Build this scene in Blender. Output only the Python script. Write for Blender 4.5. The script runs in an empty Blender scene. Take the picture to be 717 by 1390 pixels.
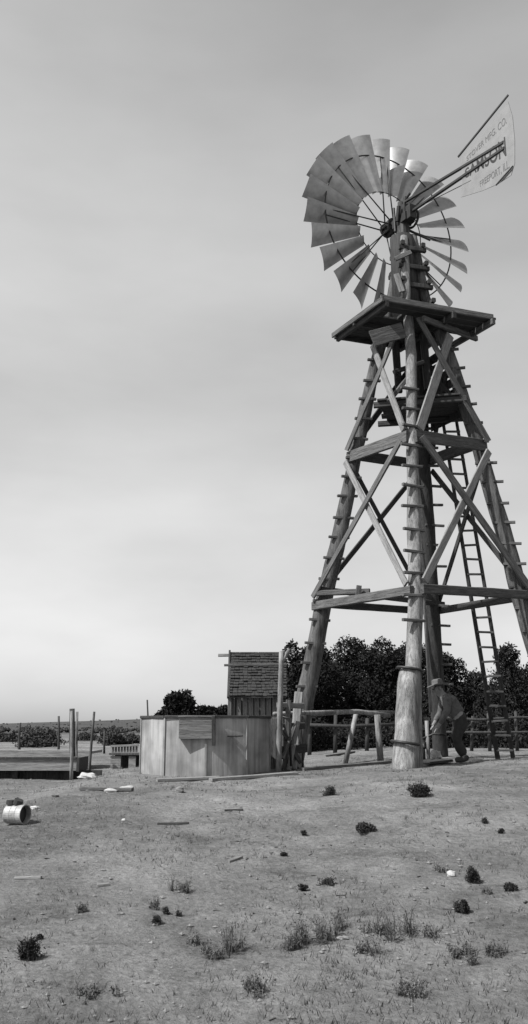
import bpy, math, random
import numpy as np
from mathutils import Vector, Matrix, noise
V = Vector
R = math.radians
SC = bpy.context.scene
COL = SC.collection

# ------------------------------------------------------------------ camera, sky, sun, exposure
F, PITCH, EYE = 1185.0, R(13.75), 1.6
cd = bpy.data.cameras.new('camera'); cam = bpy.data.objects.new('camera', cd); COL.objects.link(cam)
cam.location = (0, 0, EYE); cam.rotation_euler = (R(90) + PITCH, 0, 0)
cd.sensor_fit = 'VERTICAL'; cd.sensor_height = 24; cd.lens = 24 * F / 1390
cd.clip_start = 0.1; cd.clip_end = 20000
SC.camera = cam
SUN_EL = 50
SUN_D = V((-0.86, -0.50, 0)).normalized() * math.cos(R(SUN_EL)) + V((0, 0, math.sin(R(SUN_EL))))
w = bpy.data.worlds.new('World'); SC.world = w; w.use_nodes = True
nt = w.node_tree; bg = nt.nodes['Background']
sky = nt.nodes.new('ShaderNodeTexSky'); sky.sky_type = 'NISHITA'; sky.sun_disc = False
sky.sun_elevation = R(SUN_EL); sky.sun_rotation = math.atan2(SUN_D.x, SUN_D.y)
sky.dust_density = 1.0; sky.air_density = 1.0
bw = nt.nodes.new('ShaderNodeRGBToBW')
tc = nt.nodes.new('ShaderNodeTexCoord'); mp = nt.nodes.new('ShaderNodeMapping'); mp.inputs['Scale'].default_value = (1.6, 1.6, 4.5)
nz = nt.nodes.new('ShaderNodeTexNoise'); nz.inputs['Scale'].default_value = 1.3; nz.inputs['Detail'].default_value = 6; nz.inputs['Roughness'].default_value = .5
mr = nt.nodes.new('ShaderNodeMapRange'); mr.inputs['From Min'].default_value = .35; mr.inputs['From Max'].default_value = .7
mr.inputs['To Min'].default_value = .88; mr.inputs['To Max'].default_value = 1.13
mu = nt.nodes.new('ShaderNodeMath'); mu.operation = 'MULTIPLY'
ga = nt.nodes.new('ShaderNodeMath'); ga.operation = 'POWER'; ga.inputs[1].default_value = 0.72
g2 = nt.nodes.new('ShaderNodeMath'); g2.operation = 'MULTIPLY'; g2.inputs[1].default_value = 1.45
L = nt.links.new
L(sky.outputs[0], bw.inputs[0]); L(bw.outputs[0], ga.inputs[0]); L(ga.outputs[0], g2.inputs[0]); L(g2.outputs[0], mu.inputs[0])
L(tc.outputs['Generated'], mp.inputs[0]); L(mp.outputs[0], nz.inputs[0]); L(nz.outputs[0], mr.inputs[0]); L(mr.outputs[0], mu.inputs[1])
sxyz = nt.nodes.new('ShaderNodeSeparateXYZ'); L(tc.outputs['Generated'], sxyz.inputs[0])
el = nt.nodes.new('ShaderNodeValToRGB'); L(sxyz.outputs['Z'], el.inputs[0]); el.color_ramp.interpolation = 'EASE'
for p_, c_ in ((0, .64), (.12, .70), (.3, .86), (.55, 1.0), (.8, .80)):
    e_ = el.color_ramp.elements.new(p_) if p_ not in (0,) else el.color_ramp.elements[0]; e_.position = p_; e_.color = (c_, c_, c_, 1)
el.color_ramp.elements[-1].color = (.7, .7, .7, 1)
hx0 = nt.nodes.new('ShaderNodeMapRange'); hx0.inputs['From Min'].default_value = -.5; hx0.inputs['From Max'].default_value = .5; hx0.inputs['To Min'].default_value = 1.12; hx0.inputs['To Max'].default_value = .86
L(sxyz.outputs['X'], hx0.inputs[0])
m5 = nt.nodes.new('ShaderNodeMath'); m5.operation = 'MULTIPLY'; L(mu.outputs[0], m5.inputs[0]); L(el.outputs[0], m5.inputs[1])
m6 = nt.nodes.new('ShaderNodeMath'); m6.operation = 'MULTIPLY'; L(m5.outputs[0], m6.inputs[0]); L(hx0.outputs[0], m6.inputs[1])
L(m6.outputs[0], bg.inputs[0]); bg.inputs[1].default_value = 0.13
sd = bpy.data.lights.new('sun', 'SUN'); sd.energy = 3.7; sd.angle = R(0.6); sd.color = (1, .995, .985)
so = bpy.data.objects.new('sun', sd); COL.objects.link(so); so.rotation_euler = SUN_D.to_track_quat('Z', 'Y').to_euler(); so.location = (-20, -15, 30)
SC.view_settings.view_transform = 'Standard'; SC.view_settings.look = 'None'
SC.view_settings.gamma = 1; SC.view_settings.exposure = 1.0
SC.render.resolution_x = 528; SC.render.resolution_y = 1024

# ------------------------------------------------------------------ pixel <-> place helpers (places are kept at real depth)
CP, SP = math.cos(PITCH), math.sin(PITCH)
def ray(px, py):
    u = (px - 358.5) / F; v = (695 - py) / F
    return V((u, CP - v * SP, SP + v * CP))
def at(px, py, Y):
    d = ray(px, py); k = Y / d.y; return V((d.x * k, Y, EYE + d.z * k))
def sm(t):
    t = max(0, min(1, t)); return t * t * (3 - 2 * t)
def H(x, y):
    s = sm((y - 3.0) / 10.5)
    z = .80 * s + .13 * sm((x - .2) / 3.0) * s
    z += .10 * sm((x - 2.5) / 2.5) * math.exp(-((y - 15.2) / 1.6) ** 2)
    z -= .17 * sm((-2.4 - x) / 1.2) * s
    z -= .9 * sm((y - 45) / 350)
    far = sm((y - 800) / 1300)
    z += far * max(2.0, 16 + (x * 2000 / max(y, 1) + 290) * .034 + 2.2 * noise.noise(V((x * .004, y * .001, 3))))
    if y < 60 and abs(x) < 40:
        z += .06 * noise.noise(V((x * .35, y * .35, 0))) + .035 * noise.noise(V((x * 1.3, y * 1.3, 5))) + .016 * noise.noise(V((x * 4.5, y * 4.5, 9)))
    return z
def gp(px, py):
    d = ray(px, py); t = 2.0
    while t < 400:
        p = V((0, 0, EYE)) + d * t
        if p.z < H(p.x, p.y): break
        t *= 1.004
    return V((p.x, p.y, H(p.x, p.y)))

# ------------------------------------------------------------------ materials (all neutral: the photograph is monochrome)
def mat(name, lo, hi, scale=(1, 1, 1), nscale=6, rough=.85, bump=.3, metallic=0, detail=8, rnd=.0, spec=.3, coord='Object', stains=0, bdist=.02, fine=0):
    m = bpy.data.materials.new(name); m.use_nodes = True; t = m.node_tree; b = t.nodes['Principled BSDF']
    N = t.nodes.new; K = t.links.new
    c = N('ShaderNodeTexCoord'); ma = N('ShaderNodeMapping'); ma.inputs['Scale'].default_value = scale
    K(c.outputs[coord], ma.inputs[0])
    oi = N('ShaderNodeObjectInfo')
    vm = N('ShaderNodeVectorMath'); vm.operation = 'ADD'; K(ma.outputs[0], vm.inputs[0])
    sc_ = N('ShaderNodeMath'); sc_.operation = 'MULTIPLY'; sc_.inputs[1].default_value = 37 if rnd > 0 else 0
    K(oi.outputs['Random'], sc_.inputs[0]); K(sc_.outputs[0], vm.inputs[1])
    n = N('ShaderNodeTexNoise'); n.inputs['Scale'].default_value = nscale; n.inputs['Detail'].default_value = detail; n.inputs['Roughness'].default_value = .65
    K(vm.outputs[0], n.inputs[0])
    cr = N('ShaderNodeMapRange'); cr.inputs['From Min'].default_value = .28; cr.inputs['From Max'].default_value = .72
    cr.inputs['To Min'].default_value = lo; cr.inputs['To Max'].default_value = hi; K(n.outputs[0], cr.inputs[0])
    out = cr.outputs[0]
    if stains:
        n2 = N('ShaderNodeTexNoise'); n2.inputs['Scale'].default_value = stains; n2.inputs['Detail'].default_value = 5
        K(c.outputs[coord], n2.inputs[0]); m2 = N('ShaderNodeMapRange'); m2.inputs['From Min'].default_value = .35; m2.inputs['From Max'].default_value = .65
        m2.inputs['To Min'].default_value = .62; m2.inputs['To Max'].default_value = 1.2; K(n2.outputs[0], m2.inputs[0])
        mm = N('ShaderNodeMath'); mm.operation = 'MULTIPLY'; K(out, mm.inputs[0]); K(m2.outputs[0], mm.inputs[1]); out = mm.outputs[0]
    if rnd:
        m3 = N('ShaderNodeMapRange'); m3.inputs['To Min'].default_value = 1 - rnd; m3.inputs['To Max'].default_value = 1 + rnd; K(oi.outputs['Random'], m3.inputs[0])
        mm = N('ShaderNodeMath'); mm.operation = 'MULTIPLY'; K(out, mm.inputs[0]); K(m3.outputs[0], mm.inputs[1]); out = mm.outputs[0]
    if name != 'tank_sheet' and (scale[2] < 1 and scale[0] > 2.9 or scale[0] < 1):
        mc = N('ShaderNodeMapping'); mc.inputs['Scale'].default_value = tuple(q * (1.6 if q > 1 else .55) for q in scale); K(vm.outputs[0], mc.inputs[0]) if False else K(c.outputs[coord], mc.inputs[0])
        nc_ = N('ShaderNodeTexNoise'); nc_.inputs['Scale'].default_value = 4.5; nc_.inputs['Detail'].default_value = 3; K(mc.outputs[0], nc_.inputs[0])
        a1 = N('ShaderNodeMath'); a1.operation = 'SUBTRACT'; a1.inputs[1].default_value = .5; K(nc_.outputs[0], a1.inputs[0])
        a2 = N('ShaderNodeMath'); a2.operation = 'ABSOLUTE'; K(a1.outputs[0], a2.inputs[0])
        a3 = N('ShaderNodeMapRange'); a3.inputs['From Min'].default_value = .0; a3.inputs['From Max'].default_value = .022; a3.inputs['To Min'].default_value = .25; a3.inputs['To Max'].default_value = 1; K(a2.outputs[0], a3.inputs[0])
        mm = N('ShaderNodeMath'); mm.operation = 'MULTIPLY'; K(out, mm.inputs[0]); K(a3.outputs[0], mm.inputs[1]); out = mm.outputs[0]
    K(out, b.inputs['Base Color'])
    b.inputs['Roughness'].default_value = rough; b.inputs['Metallic'].default_value = metallic
    b.inputs['Specular IOR Level'].default_value = spec
    if bump:
        bp = N('ShaderNodeBump'); bp.inputs['Strength'].default_value = bump; bp.inputs['Distance'].default_value = bdist
        K(n.outputs[0], bp.inputs['Height']); K(bp.outputs[0], b.inputs['Normal'])
    return m
M = {}
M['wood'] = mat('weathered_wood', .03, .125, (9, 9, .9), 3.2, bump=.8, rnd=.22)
M['wood_mid'] = mat('grey_pole', .025, .13, (7, 7, .8), 3, bump=.9, rnd=.1, stains=2)
M['log_upper'] = mat('grey_pole_pale', .05, .27, (6, 6, .7), 3, bump=1, rnd=.1, stains=1.8)
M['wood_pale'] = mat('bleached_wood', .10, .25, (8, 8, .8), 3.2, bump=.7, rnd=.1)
M['wood_dark'] = mat('dark_and_shaded_wood', .015, .055, (9, 9, .9), 3.2, bump=.8, rnd=.2)  # old dark wood; on shaded timbers its depth is painted shade
M['log'] = mat('bleached_log', .055, .30, (6, 6, .7), 3, bump=1, rnd=.1, stains=2.2)
M['deckwood'] = mat('deck_planks', .015, .05, (1.5, 12, 4), 3, bump=.7)  # shade of the underside is put into this dark colour
M['iron'] = mat('black_iron', .008, .025, (1, 1, 1), 9, rough=.55, bump=.2, spec=.4)
M['galv'] = mat('galvanised_sheet', .24, .42, (1, 1, 1), 5, rough=.38, bump=.1, metallic=.6, spec=.5, rnd=.24)
M['vane'] = mat('painted_vane_sheet', .15, .21, (1, 1, 1), 4, rough=.7, bump=.05)
M['paint'] = mat('black_paint', .012, .03, (1, 1, 1), 20, rough=.6, bump=0)
M['paint_faint'] = mat('worn_grey_paint', .05, .12, (1, 1, 1), 25, rough=.7, bump=0)
M['foliage'] = mat('juniper_foliage', .006, .028, (1, 1, 1), 2.5, rough=.9, bump=0, rnd=.25, spec=.1)
M['bushleaf'] = mat('dark_bush_leaves', .012, .05, (1, 1, 1), 2.5, rough=.9, bump=0, rnd=.3, spec=.1)
M['scrub'] = mat('scrub_foliage', .02, .06, (1, 1, 1), 2.5, rough=.9, bump=0, rnd=.3, spec=.1)
M['dry'] = mat('dry_stalks', .06, .15, (1, 1, 1), 9, rough=.95, bump=0, rnd=.25, spec=.1)
M['bark'] = mat('juniper_bark', .03, .1, (5, 5, .8), 4, bump=1)
M['stone'] = mat('pale_stone', .12, .24, (1, 1, 1), 7, bump=.6, rnd=.3)
M['white_stone'] = mat('white_stone', .26, .44, (1, 1, 1), 7, bump=.5)
M['cloth_dark'] = mat('dark_cloth', .01, .025, (1, 1, 1), 14, bump=.4)
M['cloth_shirt'] = mat('work_shirt_cloth', .04, .10, (1, 1, 1), 12, bump=.4)
M['felt'] = mat('hat_felt', .06, .11, (1, 1, 1), 12, bump=.2)
M['skin'] = mat('skin', .13, .19, (1, 1, 1), 12, bump=.1)
M['hair'] = mat('hair', .02, .04, (1, 1, 1), 30, bump=.3)

# ground
def ground_mat():
    m = bpy.data.materials.new('dry_earth'); m.use_nodes = True; t = m.node_tree; b = t.nodes['Principled BSDF']; N = t.nodes.new; K = t.links.new
    c = N('ShaderNodeTexCoord')
    def nse(s, d, r=.6, sc=(1, 1, 1)):
        ma = N('ShaderNodeMapping'); ma.inputs['Scale'].default_value = sc; K(c.outputs['Object'], ma.inputs[0])
        n = N('ShaderNodeTexNoise'); n.inputs['Scale'].default_value = s; n.inputs['Detail'].default_value = d; n.inputs['Roughness'].default_value = r
        K(ma.outputs[0], n.inputs[0]); return n.outputs[0]
    def rng(o, a, b_, lo, hi):
        r = N('ShaderNodeMapRange'); r.inputs['From Min'].default_value = a; r.inputs['From Max'].default_value = b_
        r.inputs['To Min'].default_value = lo; r.inputs['To Max'].default_value = hi; K(o, r.inputs[0]); return r.outputs[0]
    def mul(a, b_):
        x = N('ShaderNodeMath'); x.operation = 'MULTIPLY'; K(a, x.inputs[0]); K(b_, x.inputs[1]); return x.outputs[0]
    big = rng(nse(.45, 6, .7), .38, .62, .72, 1.24)
    mid = rng(nse(2.2, 7, .7), .35, .65, .80, 1.18)
    fine = rng(nse(22, 6, .75), .3, .7, .66, 1.3)
    speck = rng(nse(26, 4, .7), .60, .68, 1, .40)
    patch = rng(nse(1.3, 7, .78, (.7, 1.5, 1)), .52, .66, 1.04, .60)
    pale = rng(nse(.9, 6, .75, (1, 2.0, 1)), .58, .72, 1, 1.35)
    o = mul(mul(mul(big, mid), mul(fine, speck)), mul(patch, pale))
    # far plain: darker scrubby bands
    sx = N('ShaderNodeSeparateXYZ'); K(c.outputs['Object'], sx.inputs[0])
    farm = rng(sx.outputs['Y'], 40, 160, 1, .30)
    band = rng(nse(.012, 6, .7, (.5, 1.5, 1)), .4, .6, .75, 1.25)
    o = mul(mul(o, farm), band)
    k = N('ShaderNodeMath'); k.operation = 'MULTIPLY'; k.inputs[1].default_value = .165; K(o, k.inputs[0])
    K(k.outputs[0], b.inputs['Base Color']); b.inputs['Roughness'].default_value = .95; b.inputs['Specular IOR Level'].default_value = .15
    vo = N('ShaderNodeTexVoronoi'); vo.inputs['Scale'].default_value = 4.2; vo.inputs['Randomness'].default_value = 1; wp = N('ShaderNodeVectorMath'); wp.operation = 'ADD'
    wn = N('ShaderNodeTexNoise'); wn.inputs['Scale'].default_value = 3; K(c.outputs['Object'], wn.inputs[0]); K(c.outputs['Object'], wp.inputs[0]); K(wn.outputs['Color'], wp.inputs[1]); K(wp.outputs[0], vo.inputs['Vector'])
    dim = rng(vo.outputs['Distance'], .0, .30, -.55, 0)
    msk = rng(nse(.6, 4, .6), .44, .58, 0, 1); dim = mul(dim, msk)
    ad = N('ShaderNodeMath'); ad.operation = 'ADD'; K(nse(16, 8, .7), ad.inputs[0]); K(nse(3.5, 5, .6), ad.inputs[1])
    bp = N('ShaderNodeBump'); bp.inputs['Strength'].default_value = .85; bp.inputs['Distance'].default_value = .06
    a9 = N('ShaderNodeMath'); a9.operation = 'ADD'; K(ad.outputs[0], a9.inputs[0]); K(dim, a9.inputs[1]); K(a9.outputs[0], bp.inputs['Height']); K(bp.outputs[0], b.inputs['Normal'])
    return m
M['ground'] = ground_mat()

# ------------------------------------------------------------------ object helpers
W = {}
def thing(name, label, cat, loc=(0, 0, 0), group=None):
    o = bpy.data.objects.new(name, None); COL.objects.link(o); o.location = loc; o.empty_display_size = .2
    o['label'] = label; o['category'] = cat
    if group: o['group'] = group
    W[o] = Matrix.Translation(loc); return o
def tag(o, label, cat, group=None):
    o['label'] = label; o['category'] = cat
    if group: o['group'] = group
    return o
def place(o, Mw, parent=None):
    W[o] = Mw
    if parent: o.parent = parent; o.matrix_basis = W[parent].inverted() @ Mw
    else: o.matrix_basis = Mw
def mesh(name, verts, faces, m, parent=None, Mw=None, smooth=False):
    me = bpy.data.meshes.new(name); me.from_pydata([tuple(v) for v in verts], [], faces); me.materials.append(M[m]); me.update()
    if smooth: me.polygons.foreach_set('use_smooth', [True] * len(me.polygons))
    o = bpy.data.objects.new(name, me); COL.objects.link(o)
    if Mw is None: Mw = W[parent].copy() if parent else Matrix()
    place(o, Mw, parent); return o
rg = random.Random(7)
class MB:
    def __init__(s): s.v = []; s.f = []
    def add(s, v, f):
        k = len(s.v); s.v += [V(a) for a in v]; s.f += [tuple(i + k for i in q) for q in f]; return s
    def xf(s, Mx): s.v = [Mx @ a for a in s.v]; return s
    def build(s, name, m, parent=None, Mw=None, smooth=False, world=False):
        if world:      # vertices are given in world space; keep the object's origin at its parent or given matrix
            if Mw is None: Mw = W[parent].copy()
            inv = Mw.inverted(); s.v = [inv @ a for a in s.v]
        return mesh(name, s.v, s.f, m, parent, Mw, smooth)
def beam_geo(w_, h_, ln, jit=.04, taper=1.0, wobble=0.0, seg=None):
    """rough-sawn beam along local z, centred on the axis"""
    seg = seg or max(2, int(ln / .35)); b = min(w_, h_) * .14; v = []; f = []
    ox = oy = 0
    for i in range(seg + 1):
        t = i / seg; k = 1 + (taper - 1) * t
        hx = w_ / 2 * k * (1 + rg.uniform(-jit, jit)); hy = h_ / 2 * k * (1 + rg.uniform(-jit, jit))
        ox = wobble * rg.uniform(-1, 1); oy = wobble * rg.uniform(-1, 1)
        pts = [(-hx + b, -hy), (hx - b, -hy), (hx, -hy + b), (hx, hy - b), (hx - b, hy), (-hx + b, hy), (-hx, hy - b), (-hx, -hy + b)]
        v += [(x + ox, y + oy, ln * t) for x, y in pts]
    for i in range(seg):
        for j in range(8):
            a = i * 8 + j; c = i * 8 + (j + 1) % 8; f.append((a, c, c + 8, a + 8))
    f.append(tuple(range(7, -1, -1))); f.append(tuple(seg * 8 + j for j in range(8)))
    return v, f
def frame(p0, p1, side=V((0, 0, 1))):
    p0 = V(p0); p1 = V(p1); z = (p1 - p0).normalized(); y = V(side) - V(side).dot(z) * z
    if y.length < 1e-4: y = V((1, 0, 0)) - z.x * z
    y.normalize(); x = y.cross(z)
    m = Matrix((x, y, z)).transposed().to_4x4(); m.translation = p0; return m
def beam(name, p0, p1, w_, h_, m, parent=None, side=(0, 0, 1), **k):
    """h_ is measured along 'side', w_ across it"""
    v, f = beam_geo(w_, h_, (V(p1) - V(p0)).length, **k)
    return mesh(name, v, f, m, parent, frame(p0, p1, side))
def tube_geo(pts, rad, n=12, jit=0.0, seed=0, cap=True):
    v = []; f = []; pts = [V(p) for p in pts]; ns = []
    for i, p in enumerate(pts):
        a = pts[max(0, i - 1)]; b = pts[min(len(pts) - 1, i + 1)]; z = (b - a).normalized()
        x = V((0, 1, 0)).cross(z)
        if x.length < .1: x = V((1, 0, 0)).cross(z)
        if i and x.dot(ns[-1]) < 0: x = -x
        x.normalize(); ns.append(x); y = z.cross(x)
        for j in range(n):
            th = 2 * math.pi * j / n
            r = rad[i] * (1 + jit * noise.noise(V((math.cos(th) * 1.5 + seed, math.sin(th) * 1.5, i * .45))) + jit * .4 * rg.uniform(-1, 1))
            v.append(p + x * math.cos(th) * r + y * math.sin(th) * r)
    for i in range(len(pts) - 1):
        for j in range(n):
            a = i * n + j; c = i * n + (j + 1) % n; f.append((a, c, c + n, a + n))
    if cap: f.append(tuple(range(n - 1, -1, -1))); f.append(tuple((len(pts) - 1) * n + j for j in range(n)))
    return v, f
def tube(name, pts, rad, m, parent=None, n=12, jit=0, Mw=None, seed=0, smooth=True):
    if not isinstance(rad, (list, tuple)): rad = [rad] * len(pts)
    return MB().add(*tube_geo(pts, rad, n, jit, seed)).build(name, m, parent, Mw, smooth, world=True)
def resample(pts, rad, step):
    P = []; Q = []
    for i in range(len(pts) - 1):
        a, b = V(pts[i]), V(pts[i + 1]); k = max(1, int((b - a).length / step))
        for j in range(k): P.append(a.lerp(b, j / k)); Q.append(rad[i] + (rad[i + 1] - rad[i]) * j / k)
    P.append(V(pts[-1])); Q.append(rad[-1]); return P, Q
def T(x, y, z=None): return Matrix.Translation((x, y, H(x, y) if z is None else z))
def box_geo(x0, x1, y0, y1, z0, z1):
    v = [(x, y, z) for z in (z0, z1) for x, y in ((x0, y0), (x1, y0), (x1, y1), (x0, y1))]
    return v, [(3, 2, 1, 0), (4, 5, 6, 7), (0, 1, 5, 4), (1, 2, 6, 5), (2, 3, 7, 6), (3, 0, 4, 7)]

# ------------------------------------------------------------------ GROUND
def axis(dense0, dense1, st, lo, hi, grow=1.13):
    a = list(np.arange(dense0, dense1 + 1e-6, st)); s = st; x = dense1
    while x < hi: s *= grow; x += s; a.append(x)
    s = st; x = dense0; pre = []
    while x > lo: s *= grow; x -= s; pre.append(x)
    return pre[::-1] + a
xs = axis(-6.5, 7.5, .11, -5000, 5000); ys = axis(4, 21, .10, -60, 7000, 1.10)
gv = [(x, y, H(x, y)) for y in ys for x in xs]; nx = len(xs)
gf = [(j * nx + i, j * nx + i + 1, (j + 1) * nx + i + 1, (j + 1) * nx + i) for j in range(len(ys) - 1) for i in range(nx - 1)]
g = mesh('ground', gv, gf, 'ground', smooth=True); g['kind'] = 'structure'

# ------------------------------------------------------------------ WINDMILL
C0 = V((3.24, 17.5, H(3.24, 17.5)))
mill = thing('windmill', 'tall timber windmill tower with multi-bladed steel wheel and lettered tail vane', 'windmill', C0)
def poly(px_list): return [at(*p) for p in px_list]
LEG = {
 'L': (poly([(395, 1040, 18.0), (440, 812, 17.9), (463, 720, 17.82), (483, 615, 17.75), (512, 485, 17.62), (533, 405, 17.55), (545, 322, 17.45)]), [.19, .17, .16, .145, .13, .12, .10]),
 'R': (poly([(778, 1042, 17.0), (706, 808, 17.1), (682, 715, 17.15), (651, 612, 17.25), (609, 480, 17.4), (577, 405, 17.45), (560, 322, 17.42)]), [.20, .17, .16, .145, .13, .12, .10]),
 'F': (poly([(550, 1044, 14.85), (558, 905, 15.2), (565, 805, 15.52), (562, 700, 15.85), (559, 598, 16.2), (558, 480, 16.75), (552, 405, 17.1), (548, 322, 17.25)]), [.17, .20, .145, .14, .125, .12, .11, .10]),
 'B': (poly([(598, 1024, 20.1), (587, 812, 19.45), (581, 715, 19.1), (575, 618, 18.8), (570, 480, 18.2), (565, 405, 17.8), (557, 322, 17.6)]), [.17, .16, .15, .14, .13, .12, .10]),
}
LEG['F'][1][1] = .215
def leg_at(k, z):
    P = LEG[k][0]
    for a, b in zip(P, P[1:]):
        if a.z <= z <= b.z: return a.lerp(b, (z - a.z) / (b.z - a.z))
    return P[-1].copy() if z > P[-1].z else P[0].copy()
legs = {}
for k, (P, r) in LEG.items():
    P2 = [p.copy() for p in P]
    P2[0].z -= .25
    if k == 'F':
        # thick butt log spliced to a slimmer pole above
        q, rr = resample([P2[0], P2[1] + V((0, 0, 0))], [.225, .185], .25); rr[-1] = .13; q[-1] = q[-1] + V((0, 0, -.02)); q.insert(-1, q[-1].lerp(q[-2], .3)); rr.insert(-1, .175)
        mb = MB().add(*tube_geo([p + V((-.02, 0, 0)) for p in q], rr, 16, .10, 3))
        NBUTT = len(mb.f)
        q, rr = resample([P2[0] + V((.2, .17, 0)), P2[1] + V((.05, .08, 0))] + P2[2:], [.12, .14] + [a * .88 for a in r[2:]], .3)
        mb.add(*tube_geo(q, rr, 14, .14, 8))
        nf = 0
        legs[k] = mb.build('leg', 'log', mill, smooth=True, world=True); legs[k].data.materials.append(M['log_upper'])
        for pl in legs[k].data.polygons:
            if pl.index >= NBUTT: pl.material_index = 1
    else:
        q, rr = resample(P2, r, .3)
        legs[k] = MB().add(*tube_geo(q, rr, 14, .12, ord(k))).build('leg', 'wood_mid' if k != 'B' else 'wood_dark', mill, smooth=True, world=True)  # far leg takes the dark wood, its shade painted in
    legs[k]['label'] = {'L': 'left leg log', 'R': 'right leg log with step cleats', 'F': 'near leg, pale and spliced with iron bands', 'B': 'shaded far leg'}[k]
# iron bands on the near leg
def ring_geo(c, rx, rz_=.022, n=28, tilt=0.0, ry=None):
    ry = ry or rx
    pts = [c + V((math.cos(t) * rx, math.sin(t) * ry, tilt * math.cos(t))) for t in [2 * math.pi * i / n for i in range(n + 1)]]
    return tube_geo(pts, [rz_] * (n + 1), 6, cap=False)
for (px, py, rx) in ((562, 907, .27), (556, 1008, .29)):
    c = leg_at('F', at(px, py, 15.0).z) + V((-.02, 0, 0)); rx = .205 if py < 950 else .225
    MB().add(*ring_geo(c, rx, .024, tilt=-.03)).build('iron_band', 'iron', legs['F'], world=True, smooth=True)
# step cleats
def cleat(k, z, ang, off=0, ln=.40):
    c = leg_at(k, z) + V((0, 0, rg.uniform(-.03, .03))); d = V((math.cos(ang), math.sin(ang), rg.uniform(-.05, .05)))
    rad = {'L': .15, 'R': .15, 'F': .14, 'B': .14}[k] * (1.1 - z * .03)
    c = c + V((d.y, -d.x, 0)) * rad * .8 + d * off
    beam('step', c - d * ln / 2, c + d * ln / 2, .07, .05, 'wood', legs[k])
for k, ang, off, zs in (('L', .2, -.03, [z * .43 + 1.95 for z in range(18)]), ('R', -.25, .05, [z * .43 + 2.1 for z in range(18)]),
                        ('F', .35, -.08, [z * .43 + 3.4 for z in range(12)]), ('B', .1, .12, [z * .43 + 2.5 for z in range(16)])):
    for z in zs:
        if z < 9.5: cleat(k, z, ang + rg.uniform(-.08, .08), off, .44 if z < 7 else .38)
# girts
def out(a, b):      # horizontal normal of the face a-b pointing away from the tower's axis
    n = V((-(b - a).y, (b - a).x, 0)).normalized()
    return n if n.dot(((a + b) / 2 - C0)) > 0 else -n
def girt(a, b, z0, z1, hh, ww, m, ext=.12, offn=.1, name='girt'):
    p = leg_at(a, z0); q = leg_at(b, z1); n = out(p, q); d = (q - p).normalized()
    beam(name, p + n * offn - d * ext, q + n * offn + d * ext, ww, hh, m, mill)
zL, zF, zR, zB = 4.06, 3.96, 4.08, 4.12
girt('L', 'F', 3.98, 3.93, .17, .10, 'wood', .08, .17); girt('F', 'R', 3.96, 4.08, .17, .10, 'wood', .04, .19)
girt('L', 'B', 4.05, 4.10, .15, .09, 'wood_dark', .10, .12); girt('B', 'R', 4.10, 4.08, .15, .09, 'wood_dark', .10, .12)  # rear girts use the darker copy of the wood as painted shade
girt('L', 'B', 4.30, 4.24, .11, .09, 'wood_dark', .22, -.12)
beam('girt', leg_at('L', 4.22) + V((-.17, -.22, 0)), leg_at('L', 4.22) + V((.85, -.62, -.02)), .10, .11, 'wood', mill)
beam('girt', leg_at('L', 4.1) + V((.62, -.7, -.12)), leg_at('L', 4.1) + V((.66, -.72, .2)), .10, .10, 'wood', mill, side=(0, 1, 0))
girt('L', 'F', 7.12, 7.05, .24, .07, 'wood', .05, .15); girt('F', 'R', 7.05, 7.20, .24, .07, 'wood', .05, .16)
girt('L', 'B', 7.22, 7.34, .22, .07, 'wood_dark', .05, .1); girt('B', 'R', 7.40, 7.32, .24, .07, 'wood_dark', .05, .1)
# cross braces (boards nailed on the outer faces)
def brace(a, za, b, zb, ww, m, offn, th=.045):
    p = leg_at(a, za); q = leg_at(b, zb); n = out(leg_at(a, za), leg_at(b, za))
    p = p + n * offn; q = q + n * offn
    beam('brace', p, q, ww, th, m, mill, side=n)
brace('L', 7.0, 'F', 4.05, .12, 'wood_pale', .23); brace('F', 6.95, 'L', 4.15, .12, 'wood', .285)
brace('F', 7.0, 'R', 4.2, .15, 'wood', .285); brace('R', 7.05, 'F', 4.1, .15, 'wood_pale', .23)
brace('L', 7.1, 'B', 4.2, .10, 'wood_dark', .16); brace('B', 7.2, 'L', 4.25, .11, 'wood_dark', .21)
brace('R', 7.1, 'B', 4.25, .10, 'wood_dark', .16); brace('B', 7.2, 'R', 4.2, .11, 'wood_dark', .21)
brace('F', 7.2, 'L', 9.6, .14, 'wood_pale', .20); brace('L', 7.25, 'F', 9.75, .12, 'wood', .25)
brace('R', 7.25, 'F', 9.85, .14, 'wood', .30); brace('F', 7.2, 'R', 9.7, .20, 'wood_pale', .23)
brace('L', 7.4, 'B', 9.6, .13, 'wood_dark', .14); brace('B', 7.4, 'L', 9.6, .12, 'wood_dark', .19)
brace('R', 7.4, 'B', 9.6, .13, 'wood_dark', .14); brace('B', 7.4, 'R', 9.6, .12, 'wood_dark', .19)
# short struts and blocks inside the upper bay
for a, b, m in ((at(528, 545, 17.0), at(560, 505, 17.2), 'wood'), (at(535, 505, 17.2), at(575, 492, 17.4), 'wood_dark'), (at(555, 540, 16.6), at(566, 548, 16.6), 'wood')):
    beam('strut', a, b, .10, .09, m, mill)
for i, x in enumerate((-.32, -.05, .28)):
    p = C0 + V((x, rg.uniform(-.2, .3), 0)); beam('upright', V((p.x, p.y, 8.6)), V((p.x * .985, p.y, 10.0)), .15, .13, 'wood_dark', mill, side=(0, 1, 0))
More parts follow.
